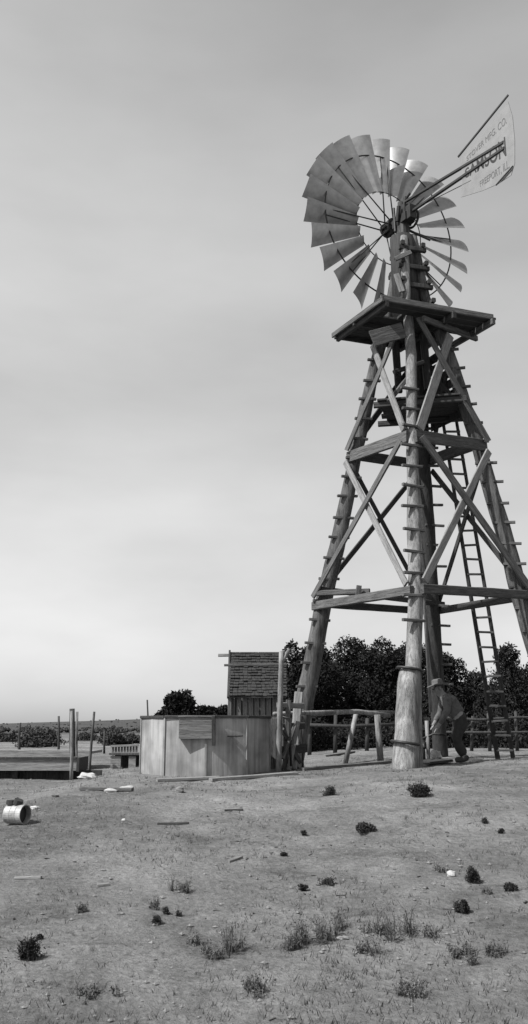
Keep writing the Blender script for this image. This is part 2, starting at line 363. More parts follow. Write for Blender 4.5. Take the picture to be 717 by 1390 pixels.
# intermediate landing
def planks(bnd, o, u, v_, z, lens, wid, th, gap=.012, skip=()):
    """boards of the given lengths laid side by side along v_, each running along u"""
    mb = MB()
    for i, (a, b) in enumerate(lens):
        if i in skip: continue
        g_, f_ = beam_geo(wid - gap - rg.uniform(0, .015), th, b - a, .03)
        Mx = frame(V((o.x, o.y, z + rg.uniform(-.006, .006))) + u * a + v_ * (wid * (i + .5)), V((o.x, o.y, z)) + u * b + v_ * (wid * (i + .5)), (0, 0, 1))
        mb.add([Mx @ V(q) for q in g_], f_)
    return mb
u2 = V((.975, -.2, 0)).normalized(); v2 = V((.2, .975, 0)).normalized()
o2 = V((2.38, 17.15, 0))
planks(None, o2, u2, v2, 8.22, [(-.02, 1.68), (.05, 1.72), (0, 1.66), (.05, 1.7), (.0, 1.6), (.1, 1.62), (.15, 1.6)], .235, .045).build('landing', 'wood_dark', mill, world=True)
for s in (.1, 1.3):
    beam('landing_joist', V((o2.x, o2.y, 8.13)) - u2 * .1 + v2 * s, V((o2.x, o2.y, 8.13)) + u2 * 1.8 + v2 * s, .09, .12, 'wood_dark', mill)
# old boarding nailed across the back-right face above the landing
p0, p1 = leg_at('B', 8.2), leg_at('R', 8.2); q0, q1 = leg_at('B', 9.7), leg_at('R', 9.7)
mbb = MB(); nn_ = out(p0, p1)
for i in range(7):
    z_ = 8.14 + i * .235; a = leg_at('B', z_).lerp(leg_at('R', z_), rg.uniform(-.03, .08)); b = leg_at('B', z_).lerp(leg_at('R', z_), rg.uniform(.72, .86) - i * .02)
    v, f = beam_geo(.03, .22 - rg.uniform(0, .02), (b - a).length, .04); Mx = frame(a + nn_ * .2, b + nn_ * .2, (0, 0, 1)); mbb.add([Mx @ V(q) for q in v], f)
mbb.build('boarding', 'wood_dark', mill, world=True)
# main deck
OD = V((2.43, 16.2, 0)); UD = V((.945, .33, 0)).normalized(); VD = V((-.46, .888, 0)).normalized()
ZD = 10.02
def dpt(a, b, z): return V((OD.x, OD.y, z)) + UD * a + VD * b
mb = MB()
lens = [(0, 2.68), (-.02, 2.66), (.75, 2.60), (.0, 2.62), (-.04, 2.1), (0, 2.45), (-.02, 2.40), (.02, 2.3)]
for i, (a, b) in enumerate(lens):
    v, f = beam_geo(.222 - rg.uniform(0, .012), .05, b - a, .02)
    Mx = frame(dpt(a, .235 * (i + .5), ZD + rg.uniform(-.004, .004)), dpt(b, .235 * (i + .5), ZD), (0, 0, 1)); mb.add([Mx @ V(q) for q in v], f)
v, f = beam_geo(.222, .05, .42, .02); Mx = frame(dpt(0, .235 * 2.5, ZD), dpt(.36, .235 * 2.5, ZD), (0, 0, 1)); mb.add([Mx @ V(q) for q in v], f)
deck = mb.build('deck', 'deckwood', mill, world=True); deck['label'] = 'wide plank platform near the top'
for a, b0, b1 in ((.06, -.04, 1.86), (1.62, -.04, 1.9), (2.56, -.05, 1.3)):
    beam('joist', dpt(a, b0, ZD - .10), dpt(a, b1, ZD - .10), .08, .14, 'wood' if a > 2 else 'wood_dark', deck)
for b in (.02, 1.05, 1.8):
    beam('edge_board', dpt(-.05, b, ZD - .08 if b > .5 else ZD + .03), dpt(2.6 if b < .5 else 2.2, b, ZD - .08 if b > .5 else ZD + .03), .05, .12, 'wood' if b < .5 else 'wood_dark', deck)
beam('edge_board', dpt(-.04, -.05, ZD - .02), dpt(-.04, 1.9, ZD - .02), .05, .11, 'wood', deck)
# board hanging below the near corner, and the notched bearer at the right
b0 = at(505, 460, 16.45); b1 = at(548, 448, 16.55)
beam('hanging_board', b0, b1, .05, .34, 'wood', mill)
beam('bearer', dpt(1.0, .15, ZD - .2), dpt(2.75, .75, ZD - .14), .08, .12, 'wood', mill)
# timber head above the deck: collars, blocks, boards
for z, hw in ((10.4, .43), (10.85, .38), (11.3, .34), (11.75, .30)):
    c = (leg_at('L', z) + leg_at('R', z) + leg_at('F', z) + leg_at('B', z)) / 4
    mb = MB()
    for s in (-1, 1):
        for ang in (.25, .25 + math.pi / 2):
            d = V((math.cos(ang), math.sin(ang), 0)); n = V((-d.y, d.x, 0)) * s * (hw * .8)
            zz = (.10 if ang > 1 else 0)
            v, f = beam_geo(.09, .10, hw * 2.1, .03); Mx = frame(c + n - d * hw * 1.05 + V((0, 0, zz)), c + n + d * hw * 1.05 + V((0, 0, zz)), (0, 0, 1)); mb.add([Mx @ V(q) for q in v], f)
    mb.build('collar', 'wood_dark', mill, world=True)
beam('brace', at(536, 352, 17.0), at(558, 342, 17.0), .10, .05, 'wood', mill, side=(0, -1, 0))
beam('brace', at(538, 372, 17.0), at(546, 396, 17.0), .12, .05, 'wood_pale', mill, side=(0, -1, 0))
MC = V((3.07, 17.45, 0))     # head pivot
tube('mast', [V((MC.x + .06, MC.y, 9.9)), V((MC.x + .03, MC.y, 11.2)), V((MC.x, MC.y, 12.15)), V((MC.x, MC.y, 12.25)), V((MC.x, MC.y, 13.05))], [.33, .29, .26, .10, .06], 'wood_dark', mill, 12, .05)
# head, wheel and tail
AL = R(61); t_ = V((math.cos(AL), -math.sin(AL), 0)); a_ = -t_; e_ = V((math.sin(AL), math.cos(AL), 0)); up = V((0, 0, 1))
ZH = 12.62
mb = MB()
def obox(mb, c, hx, hy, hz, ax=t_, ay=e_):
    v, f = box_geo(-hx, hx, -hy, hy, -hz, hz)
    mb.add([c + ax * q[0] + ay * q[1] + up * q[2] for q in v], f)
hc = V((MC.x + .05, MC.y, ZH))
obox(mb, hc + up * -.05, .24, .13, .10); obox(mb, hc + up * .12 + t_ * .08, .12, .11, .16); obox(mb, hc + t_ * .26 + up * .02, .10, .09, .16)
obox(mb, hc + a_ * .05 + e_ * .13 + up * .1, .17, .03, .22)
mb.add(*tube_geo([hc + up * -.6, hc + up * -.1], [.12, .14], 14)); mb.add(*tube_geo([hc + t_ * .12 + up * .1, hc + a_ * .62], [.075, .06], 12))
mb.add(*tube_geo([hc + up * .1 + t_ * .02, hc + up * .52 + t_ * .1], [.05, .035], 8)); mb.add(*tube_geo([hc + up * .4, hc + up * .5 + t_ * .28], [.03, .03], 8))
for s in (-1, 1):
    mb.add(*tube_geo([hc + e_ * .17 * s + up * -.1, hc + e_ * .19 * s + up * .22 + t_ * .1], [.045, .045], 8))
    mb.add(*tube_geo([hc + e_ * .16 * s + a_ * .12 + up * .3, hc + e_ * .16 * s + a_ * .10 + up * -.3], [.03, .03], 8))
pts = [hc + t_ * .12 + e_ * .17 + (t_ * math.cos(q) + up * math.sin(q)) * .2 for q in [2 * math.pi * i / 24 for i in range(25)]]
mb.add(*tube_geo(pts, [.028] * 25, 6, cap=False))
mb.build('gear_head', 'iron', mill, world=True)
tube('furl_lever', [hc + up * -.22 + e_ * .1, hc + up * -.30 + e_ * .75], [.03, .022], 'iron', mill, 8)
hub = hc + a_ * .52 + up * .05
Mw = Matrix((e_, up, a_)).transposed().to_4x4(); Mw.translation = hub      # wheel frame: x,y in the wheel plane, z along the shaft
NB = 24; RO = 2.26; RI = .88
wheel_root = MB()
for zc in (-.16, .1):
    wheel_root.add(*tube_geo([(0, 0, zc - .03), (0, 0, zc + .03)], [.17, .17], 20))
wheel_root.add(*tube_geo([(0, 0, -.22), (0, 0, .2)], [.085, .08], 16))
for i in range(8):
    q = 2 * math.pi * i / 8; wheel_root.add(*tube_geo([(math.cos(q) * .13, math.sin(q) * .13, -.2), (math.cos(q) * .13, math.sin(q) * .13, .14)], [.035, .035], 6))
wheel = wheel_root.build('wheel', 'iron', mill, Mw, smooth=False)
wheel['label'] = 'round wheel of many flared sheet metal blades'
def circ(r, z, rad, name, n=88):
    pts = [V((math.cos(2 * math.pi * i / n) * r, math.sin(2 * math.pi * i / n) * r, z)) for i in range(n + 1)]
    v, f = tube_geo(pts, [rad] * (n + 1), 6, cap=False)
    mesh(name, v, f, 'iron', wheel, Mw, True)
circ(RI + .03, 0, .012, 'inner_ring'); circ(1.78, -.06, .017, 'outer_ring')
BETA = R(36)
blade_me = None
for i in range(NB):
    th = 2 * math.pi * (i + .35) / NB; jb = rg.uniform(-.03, .03)
    if blade_me is None:
        v = []; f = []; nr, nc = 7, 6
        for a in range(nr + 1):
            r = RI + (RO - RI) * a / nr; hw = .115 + (.262 - .115) * a / nr; be = BETA * (1.15 - .3 * a / nr)
            for c in range(nc + 1):
                s = -1 + 2 * c / nc; dz = -.10 * hw * 2 * (1 - s * s)
                x = s * hw
                v.append((r + .015 * (1 - s * s), x * math.cos(be) - dz * math.sin(be), x * math.sin(be) + dz * math.cos(be)))
        for a in range(nr):
            for c in range(nc):
                k = a * (nc + 1) + c; f.append((k, k + 1, k + nc + 2, k + nc + 1))
        o = mesh('blade', v, f, 'galv', wheel, Mw @ Matrix.Rotation(th + jb * .3, 4, 'Z'), True); blade_me = o.data
        sol = bmesh_needed = None
    else:
        o = bpy.data.objects.new('blade', blade_me); COL.objects.link(o)
        place(o, Mw @ Matrix.Rotation(th + jb * .3, 4, 'Z') @ Matrix.Rotation(jb * 2.2, 4, 'X'), wheel)
for i in range(8):
    th = 2 * math.pi * (i + .1) / 8
    for s, z0 in ((-.045, -.17), (.045, .12)):
        p0 = V((math.cos(th + s) * .14, math.sin(th + s) * .14, z0)); p1 = V((math.cos(th + s) * 1.78, math.sin(th + s) * 1.78, -.06))
        v, f = tube_geo([p0, p1], [.016, .013], 6); mesh('spoke', v, f, 'iron', wheel, Mw, True)
# tail, in the vertical plane through the pivot along t_
def vp(px, py):
    d = ray(px, py); n = e_; o = V((0, 0, EYE)); k = (hc - o).dot(n) / d.dot(n); return o + d * k
def spar(p, q, r0, r1):
    beam('tail_boom', p, q, r0 * 2, r1 * 2, 'iron', mill, side=up)
spar(hc + up * .40 + t_ * .05, vp(684, 193), .028, .03); spar(hc + up * .04 + t_ * .2, vp(685, 201), .03, .032)
beam('tail_rod', vp(622, 213), vp(690, 129), .03, .04, 'iron', mill, side=up)
beam('tail_rod', vp(560, 285), vp(640, 245), .015, .015, 'iron', mill, side=up)
prof = [vp(*p) for p in ((624, 214), (660, 177), (690, 138), (696, 158), (699, 190), (699, 222), (694, 238), (676, 250), (655, 259), (626, 268), (628, 240))]
n_ = e_ * .006
mb = MB(); k = len(prof)
mb.add([p + n_ for p in prof] + [p - n_ for p in prof], [tuple(range(k)), tuple(range(2 * k - 1, k - 1, -1))] + [(i, k + i, k + (i + 1) % k, (i + 1) % k) for i in range(k)])
vane = mb.build('tail_vane', 'vane', mill, world=True); vane['label'] = 'light tail vane with dark painted lettering'
beam('vane_batten', vp(675, 252) - e_ * .03, vp(698, 226) - e_ * .03, .025, .025, 'iron', vane, side=up)
dg = None
def lettering(txt, pa, pb, h0, h1, m):
    """text between two points of the vane, its height growing from h0 to h1"""
    cu = bpy.data.curves.new('txt', 'FONT'); cu.body = txt; cu.size = 1; cu.extrude = .001; cu.offset = .012 if m == 'paint' else 0
    ob = bpy.data.objects.new('txt', cu); COL.objects.link(ob); bpy.context.view_layer.update()
    me = bpy.data.meshes.new_from_object(ob.evaluated_get(bpy.context.evaluated_depsgraph_get()))
    bpy.data.objects.remove(ob)
    co = [v.co.copy() for v in me.vertices]; x0 = min(c.x for c in co); x1 = max(c.x for c in co); y1 = max(c.y for c in co)
    side = -e_ if e_.dot(V((0, 0, EYE)) - hc) < 0 else e_
    inv = W[mill].inverted()
    for v, c in zip(me.vertices, co):
        s = (c.x - x0) / (x1 - x0); p = pa.lerp(pb, s); h = h0 + (h1 - h0) * s
        v.co = inv @ (p + up * (c.y / y1 - .5) * h + side * (.0085 + c.z))
    me.materials.clear(); me.materials.append(M[m]); o = bpy.data.objects.new('lettering', me); COL.objects.link(o); place(o, W[mill].copy(), vane)
lettering('SAMSON', vp(632, 236), vp(687, 198), .20, .42, 'paint')
lettering('STOVER MFG. CO.', vp(634, 216), vp(688, 162), .10, .17, 'paint_faint')
lettering('FREEPORT, ILL.', vp(652, 250), vp(692, 222), .12, .18, 'paint_faint')
# pump rod down the middle of the tower
tube('pump_rod', [V((3.22, 17.3, H(3.2, 17.3) + .9)), V((3.18, 17.4, 6)), V((MC.x, MC.y, 12.1))], .032, 'wood_pale', mill, 8)

# ------------------------------------------------------------------ LADDER
lb = at(686, 1018, 19.3); lt = at(608, 556, 18.2)
lad = thing('ladder', 'long narrow wooden ladder leaning up inside the windmill tower', 'ladder', lb)
lb2 = lb.copy(); lb2.z = H(lb.x, lb.y) - .05; dd = (lt - lb2); sidev = V((1, .1, 0)).normalized() * .17
tube('rail', [lb2 - sidev, (lb2 + lt) / 2 - sidev * 1.02 , lt - sidev * .9], [.055, .045, .035], 'wood_dark', lad, 8, .08)
tube('rail', [lb2 + sidev, (lb2 + lt) / 2 + sidev * 1.02 , lt + sidev * .9], [.05, .042, .035], 'wood_dark', lad, 8, .08)
for i in range(24):
    p = lb2.lerp(lt, (i + .7) / 24.3); beam('rung', p - sidev * 1.08 + V((0, -.03, rg.uniform(-.015, .015))), p + sidev * 1.08 + V((0, -.03, rg.uniform(-.015, .015))), .045, .045, 'wood', lad)

# ------------------------------------------------------------------ STOCK TANK
TC = V((-1.03, 15.9, 0)); TR = 1.16; TZ0 = .76; TZ1 = 1.73
tank = thing('stock_tank', 'faceted upright stock tank of pale weathered sheets with a board box on its rim', 'water tank', (TC.x, TC.y, TZ0))
def tank_mat():
    m = mat('tank_sheet', .14, .30, (5.5, 5.5, .28), 2.4, rough=.8, bump=.35, stains=2.2); return m
M['tank'] = tank_mat()
va = [R(a) for a in (-50, -86, -122, -158, -194, -230, -266, -302, -338, -14)]
mb = MB()
for i in range(10):
    a, b = va[i], va[(i + 1) % 10]
    if b > a: b -= 2 * math.pi
    n = 6; vv = []; ff = []
    for r in (TR, TR - .03):
        for z in (TZ0 - .1, TZ0 + .5 * (TZ1 - TZ0), TZ1):
            for j in range(n + 1):
                s = j / n; p = V((math.cos(a), math.sin(a), 0)).lerp(V((math.cos(b), math.sin(b), 0)), s)
                bul = 1 + .012 * math.sin(s * math.pi) + rg.uniform(-.002, .002)
                vv.append((TC.x + p.x * r * bul, TC.y + p.y * r * bul, z))
    for l in range(2):
        for zi in range(2):
            for j in range(n):
                k0 = l * 3 * (n + 1) + zi * (n + 1) + j; ff.append((k0, k0 + 1, k0 + n + 2, k0 + n + 1))
    for j in range(n): k0 = 2 * (n + 1) + j; ff.append((k0, k0 + 1, k0 + 3 * (n + 1) + 1, k0 + 3 * (n + 1)))
    mb.add(vv, ff)
mb.build('wall', 'tank', tank, world=True)
for i in range(10):      # vertical seams, rim boards
    a = va[i]; p = V((TC.x + math.cos(a) * (TR + .008), TC.y + math.sin(a) * (TR + .008), TZ0 - .1))
    beam('seam', p, p + V((0, 0, TZ1 - TZ0 + .12)), .035, .02, 'tank', tank, side=V((math.cos(a), math.sin(a), 0)))
    b = va[(i + 1) % 10]
    q0 = V((TC.x + math.cos(a) * (TR + .0), TC.y + math.sin(a) * (TR + .0), TZ1 + .012)); q1 = V((TC.x + math.cos(b) * TR, TC.y + math.sin(b) * TR, TZ1 + .014))
    beam('rim', q0, q1, .07, .045, 'wood_dark', tank)
v = [(TC.x + math.cos(a) * (TR - .035), TC.y + math.sin(a) * (TR - .035), TZ1 - .18) for a in va]
mesh('water', [W[tank].inverted() @ V(q) for q in v], [tuple(range(9, -1, -1))], 'iron', tank)
# board box on the rim
bc = at(267, 985, 14.72)
mbx = MB()
for i in range(3): mbx.add(*box_geo(bc.x - .285, bc.x + .285, bc.y - .03, bc.y, 1.735 - .115 * (i + 1) + .005, 1.735 - .115 * i))
mbx.add(*box_geo(bc.x - .285, bc.x - .255, bc.y + .002, bc.y + .35, 1.40, 1.73)); mbx.add(*box_geo(bc.x + .255, bc.x + .285, bc.y + .002, bc.y + .35, 1.40, 1.73))
mbx.add(*box_geo(bc.x - .30, bc.x + .30, bc.y - .05, bc.y + .35, 1.737, 1.76))
M['hboard'] = mat('horizontal_boards', .07, .18, (.8, 9, 9), 3.2, bump=.7)
mbx.build('float_box', 'hboard', tank, world=True)
beam('hanger', at(290, 972, 14.66), at(290, 1012, 14.70), .06, .05, 'wood_dark', tank, side=(0, -1, 0))
# sheet patch line on the right of the tank
beam('batten', at(292, 1000, 14.83), at(330, 999, 14.93), .015, .02, 'wood_dark', tank)

# ------------------------------------------------------------------ timber planks lying in front of the tank
def lying(px0, py0, px1, py1, w_, h_, m, label, name='plank', cat='plank', group=None, lift=0):
    p = gp(px0, py0); q = gp(px1, py1); p.z += h_ / 2 + lift; q.z += h_ / 2 + lift
    v, f = beam_geo(w_, h_, (q - p).length, .08)
    o = mesh(name, v, f, m, None, frame(p, q, (0, 0, 1))); tag(o, label, cat, group); return o
lying(213, 1062, 297, 1058, .12, .05, 'wood_pale', 'grey plank on the ground along the left foot of the stock tank')
lying(286, 1061, 402, 1052, .14, .05, 'wood_pale', 'long pale plank on the ground running from the tank to the tall post')
lying(110, 1073, 180, 1074, .10, .04, 'wood', 'thin stick lying in the dirt left of the tank foot', 'stick', 'stick')

# ------------------------------------------------------------------ tall post right of the tank, board fence, clutter at left leg
def post(px, pyt, pyb, Y, r, m, label, lean=0, name='post', cat='post', group=None, fork=False, parent=None, seed=0):
    top = at(px + lean, pyt, Y); bot = at(px, pyb, Y); bot.z = min(bot.z, H(bot.x, Y) - .05)
    P, Q = resample([bot, (bot + top) / 2 + V((rg.uniform(-.02, .02), 0, 0)), top], [r, r * .93, r * .85], .25)
    mb = MB().add(*tube_geo(P, Q, 10, .2, seed + px))
    if fork: mb.add(*tube_geo([top - V((0, 0, .2)), top + V((.14, .02, .04))], [r * .8, r * .5], 8, .1))
    o = mb.build(name, m, parent, None if parent else Matrix.Translation((bot.x, bot.y, H(bot.x, bot.y))), True, world=True)
    if not parent: tag(o, label, cat, group)
    return o
post(378, 884, 1046, 15.4, .05, 'log_upper', 'tall crooked bleached post standing right of the stock tank', 4, fork=True)
fb = at(371, 1040, 17.2)
bf = thing('board_fence', 'short upright board fence between the stock tank and the tall post', 'fence', (fb.x, fb.y, H(fb.x, fb.y)))
for i, px in enumerate((352, 359, 366, 373, 380)):
    p = at(px, 1046, 17.2); p.z = H(p.x, p.y) - .03; q = V((p.x + rg.uniform(-.01, .01), p.y, at(px, 974 + rg.uniform(-3, 3), 17.2).z)); beam('board', p, q, .095, .03, 'wood', bf, side=(0, -1, 0))
beam('rail', at(350, 985, 17.27), at(384, 984, 17.27), .04, .08, 'wood', bf)
# engine stand: short posts and rails beside the left tower leg
es = at(393, 1040, 16.6)
st = thing('pump_frame', 'low clutter of short posts and rails beside the left windmill leg', 'timber frame', (es.x, es.y, H(es.x, es.y)))
def pb(name, a, b, Y0, Y1, w_, h_, m, parent, side=(0, 0, 1), **k): return beam(name, at(*a, Y0), at(*b, Y1), w_, h_, m, parent, side=side, **k)
pb('post', (387, 1046), (392, 950), 16.3, 16.3, .10, .10, 'wood', st, (0, 1, 0)); pb('post', (397, 1044), (406, 940), 16.6, 16.8, .17, .16, 'wood_pale', st, (0, 1, 0))
pb('post', (392, 1046), (404, 980), 16.2, 16.5, .09, .09, 'wood_pale', st, (0, 1, 0)); pb('post', (408, 1046), (404, 975), 16.9, 17.0, .14, .12, 'wood_dark', st, (0, 1, 0))
pb('rail', (378, 957), (411, 958), 16.15, 16.6, .09, .10, 'wood_pale', st); pb('rail', (378, 987), (412, 985), 16.2, 16.7, .09, .12, 'wood_dark', st)
pb('rail', (380, 1020), (414, 1015), 16.25, 16.8, .09, .16, 'wood_dark', st); pb('brace', (383, 990), (408, 1035), 16.1, 16.6, .08, .05, 'wood', st, (0, -1, 0))
pb('brace', (384, 1030), (400, 985), 16.05, 16.3, .06, .05, 'wood', st, (0, -1, 0))
# iron pipe / wheel bits
tube('pipe', [at(395, 1040, 16.0), at(394, 975, 16.0), at(380, 972, 16.0)], .02, 'iron', st, 8)
# rail trestle
tp = at(495, 1018, 19.0)
tr = thing('rail_trestle', 'long pale pole rail on two splayed legs running between the two near windmill legs', 'trestle', (tp.x, tp.y, H(tp.x, tp.y)))
P = [at(372, 969, 16.6), at(410, 968, 17.2), at(450, 967, 18.0), at(485, 966, 18.8), at(529, 971, 19.3)]
tube('rail', P, [.035, .04, .045, .05, .045], 'log', tr, 10, .12)
tube('rail', [at(400, 972, 17.6), at(470, 967, 19.1), at(536, 967, 19.9)], [.03, .04, .035], 'log', tr, 10, .12)
for a, b, r in (((468, 1022), (484, 968), .05), ((517, 1026), (512, 970), .065)):
    pa = at(*a, 19.0); pa.z = H(pa.x, 19.0) - .04; tube('leg', [pa, at(*b, 19.0)], [r * 1.1, r], 'log', tr, 10, .12)
lying(410, 1047, 530, 1036, .12, .05, 'wood', 'weathered plank flat on the dirt between the two near windmill legs')
lying(445, 1028, 480, 1022, .10, .04, 'wood_dark', 'short dark board under the splayed legs of the rail trestle')

# ------------------------------------------------------------------ SHED
SY = 26.0
sx0 = at(313, 970, SY).x; sx1 = at(386, 970, SY).x; sg = H((sx0 + sx1) / 2, SY)
zr = at(350, 885, SY + .8).z; ze = at(350, 946, SY - .15).z
shed = thing('shed', 'small board shed with a steep dark shingle roof behind the stock tank', 'shed', ((sx0 + sx1) / 2, SY + .8, sg))
mb = MB()      # vertical boards all round
nb = 9
for i in range(nb):
    xa = sx0 + (sx1 - sx0) * i / nb; xb = sx0 + (sx1 - sx0) * (i + 1) / nb - .02 - rg.uniform(0, .02)
    mb.add(*box_geo(xa, xb, SY, SY + .03, sg - .1, ze + .1)); mb.add(*box_geo(xa, xb + .04, SY + 1.6, SY + 1.63, sg - .1, ze + .1))
for i in range(9):
    ya = SY + .04 + 1.55 * i / 9; yb = ya + .155; ym = (ya + yb) / 2
    ht = ze + (zr - ze) * (1 - abs(ym - SY - .8) / .95) - .06
    mb.add(*box_geo(sx0, sx0 + .03, ya, yb, sg - .1, ht)); mb.add(*box_geo(sx1 - .05, sx1 - .02, ya, yb, sg - .1, ht))
M['shedwood'] = mat('shed_boards', .05, .16, (9, 9, .9), 3, bump=.6)
mb.build('wall', 'shedwood', shed, world=True)
M['shingle'] = mat('old_shingles', .015, .04, (5, 1, 1), 5, bump=.6)
mb = MB(); rows = 16; r1 = random.Random(3)
for sgn in (-1, 1):
    for r in range(rows):
        s0 = r / rows; s1 = (r + 1.25) / rows
        y0 = SY + .8 + sgn * 1.06 * (1 - s0); y1 = SY + .8 + sgn * 1.06 * (1 - min(1, s1)); z0 = ze + (zr - ze) * s0; z1 = ze + (zr - ze) * min(1, s1)
        x = sx0 - .05
        while x < sx1 + .06:
            wv = r1.uniform(.10, .17); zz = r1.uniform(.0, .03); ex = r1.uniform(-.03, .03)
            a = [(x, y0 + ex, z0 + .035 + zz), (min(x + wv - .008, sx1 + .08), y0 + ex, z0 + .035 + zz), (min(x + wv - .008, sx1 + .08), y1, z1), (x, y1, z1)]
            lowv = [(p[0], p[1], p[2] - .02) for p in a]
            mb.add(a + lowv, [(0, 1, 2, 3), (7, 6, 5, 4), (0, 4, 5, 1), (1, 5, 6, 2), (2, 6, 7, 3), (3, 7, 4, 0)]); x += wv
for sgn in (-1, 1):
    ya, yb = SY + .8 + sgn * 1.03, SY + .8
    q = [V((sx0 - .03, ya, ze + .0)), V((sx1 + .05, ya, ze + .0)), V((sx1 + .05, yb, zr - .03)), V((sx0 - .03, yb, zr - .03))]
    mb.add(q + [p - V((0, 0, .03)) for p in q], [(0, 1, 2, 3), (7, 6, 5, 4), (0, 4, 5, 1), (1, 5, 6, 2), (2, 6, 7, 3), (3, 7, 4, 0)])
roof = mb.build('roof', 'shingle', shed, world=True)
beam('ridge_pole', V((sx0 - .42, SY + .8, zr - .10)), V((sx1 + .1, SY + .8, zr - .07)), .09, .09, 'wood_pale', roof)
beam('purlin', V((sx0 - .22, SY + .45, zr - .42)), V((sx1 + .1, SY + .45, zr - .40)), .08, .07, 'wood', roof)
beam('rafter', V((sx0 - .07, SY - .14, ze - .02)), V((sx0 - .07, SY + .8, zr + .03)), .06, .10, 'wood_dark', roof, side=(0, -1, 1))
beam('corner_post', V((sx0 - .02, SY - .06, sg - .1)), V((sx0 - .02, SY - .06, ze + .05)), .11, .10, 'wood', shed, side=(0, 1, 0))

# ------------------------------------------------------------------ PERSON, bent forward over the pump, facing left
def skin_mesh(name, joints, edges, m, parent, sub=2):
    me = bpy.data.meshes.new(name); me.from_pydata([j[0] for j in joints], edges, []); me.update()
    o = bpy.data.objects.new(name, me); COL.objects.link(o)
    o.modifiers.new('s', 'SKIN'); sv = me.skin_vertices[0].data if me.skin_vertices else None
    if sv is None:
        me.skin_vertices  # created with the modifier when missing
    for i, j in enumerate(joints):
        r = j[1]; me.skin_vertices[0].data[i].radius = r if isinstance(r, tuple) else (r, r)
    me.skin_vertices[0].data[0].use_root = True
    s = o.modifiers.new('u', 'SUBSURF'); s.levels = sub; s.render_levels = sub
    bpy.context.view_layer.update()
    ev = bpy.data.meshes.new_from_object(o.evaluated_get(bpy.context.evaluated_depsgraph_get()))
    bpy.data.objects.remove(o)
    if name in ('shirt', 'trousers'):
        for v_ in ev.vertices:
            v_.co += v_.normal * (.012 * noise.noise(v_.co * 11) + .008 * noise.noise(v_.co * 23 + V((4, 2, 1))))
    ev.materials.clear(); ev.materials.append(M[m]); ev.polygons.foreach_set('use_smooth', [True] * len(ev.polygons))
    n = bpy.data.objects.new(name, ev); COL.objects.link(n); place(n, W[parent].copy(), parent); return n
mp_ = at(624, 1027, 15.9); mgz = H(mp_.x, mp_.y)
man = thing('person', 'person in brimmed hat, pale shirt and dark trousers stooping beside the pump under the tower', 'person', (mp_.x, mp_.y, mgz))
# local frame: x right, y away, z up (metres)
hipc = (.06, 0, .74); sh = (-.20, -.02, 1.10)
def mix(a, b, t): return tuple(a[i] + (b[i] - a[i]) * t for i in range(3))
J = [(hipc, .15), (mix(hipc, sh, .35), .13), (mix(hipc, sh, .7), .155), (sh, .13), ((-.27, -.03, 1.165), .062), ((-.31, -.03, 1.21), .085), ((-.335, -.03, 1.275), .092), ((-.34, -.03, 1.33), .07)]
E = [(0, 1), (1, 2), (2, 3), (3, 4), (4, 5), (5, 6), (6, 7)]
def arm(s, elbow, wrist):
    k = len(J); J.extend([((sh[0], sh[1] + .17 * s, sh[2] - .01), .068), (elbow, .048), (wrist, .032), (mix(elbow, wrist, 1.22), (.042, .02))]); E.extend([(3, k), (k, k + 1), (k + 1, k + 2), (k + 2, k + 3)]); return mix(elbow, wrist, 1.22)
def leg(s, knee, ankle, toe):
    k = len(J); J.extend([((hipc[0], hipc[1] + .10 * s, hipc[2] - .06), .105), (knee, .068), (ankle, .044), (toe, .045)]); E.extend([(0, k), (k, k + 1), (k + 1, k + 2), (k + 2, k + 3)])
elA, wrA = (-.25, -.27, .84), (-.39, -.22, .62); elB, wrB = (-.26, .20, .86), (-.40, .12, .66)
hA = arm(-1, elA, wrA); hB = arm(1, elB, wrB)
knA, anA = (-.08, -.14, .42), (.05, -.13, .07); knB, anB = (-.02, .13, .43), (.14, .14, .07)
leg(-1, knA, anA, (-.10, -.14, .045)); leg(1, knB, anB, (.0, .15, .045))
body = skin_mesh('body', J, E, 'skin', man)
def chain(name, pts, m, parent, sub=1):
    return skin_mesh(name, pts, [(i, i + 1) for i in range(len(pts) - 1)], m, parent, sub)
for h, wv in ((hA, wrA), (hB, wrB)):
    d = (V(h) - V(wv)).normalized(); sd_ = V((0, 1, 0))
    for i, ln in enumerate((.07, .08, .075, .06)):
        b = V(h) + sd_ * (i - 1.5) * .022; c = b + d * ln * .55; e2 = c + (d + V((-.2, 0, -.2))).normalized() * ln * .5
        chain('finger', [(tuple(b - d * .02), .01), (tuple(c), .0095), (tuple(e2), .008)], 'skin', body)
    b = V(wv).lerp(V(h), .5) - sd_ * .03; chain('thumb', [(tuple(b), .012), (tuple(b - sd_ * .03 + d * .03), .011), (tuple(b - sd_ * .035 + d * .065), .009)], 'skin', body)
# face: nose, eyes, ears; hair
mb = MB(); hd = V((-.335, -.03, 1.27)); fx = V((-.9, -.1, -.35)).normalized()
mb.add(*tube_geo([hd + fx * .085 + V((0, 0, .02)), hd + fx * .115 + V((0, 0, -.02)), hd + fx * .09 + V((0, 0, -.03))], [.010, .017, .012], 8))
for s in (-1, 1): mb.add(*tube_geo([hd + V((.02, .09 * s, .02)), hd + V((.025, .105 * s, -.03))], [.022, .014], 8))
mb.build('face_detail', 'skin', body, W[man].copy(), True)
mb = MB()
for s in (-1, 1): mb.add(*tube_geo([hd + fx * .085 + V((0, .034 * s - .006, .018)), hd + fx * .085 + V((0, .034 * s + .006, .018))], [.011, .011], 8))
mb.build('eye', 'hair', body, W[man].copy(), True)
skin_mesh('hair', [((-.30, -.03, 1.31), .088), ((-.265, -.03, 1.25), .062)], [(0, 1)], 'hair', man, 2)
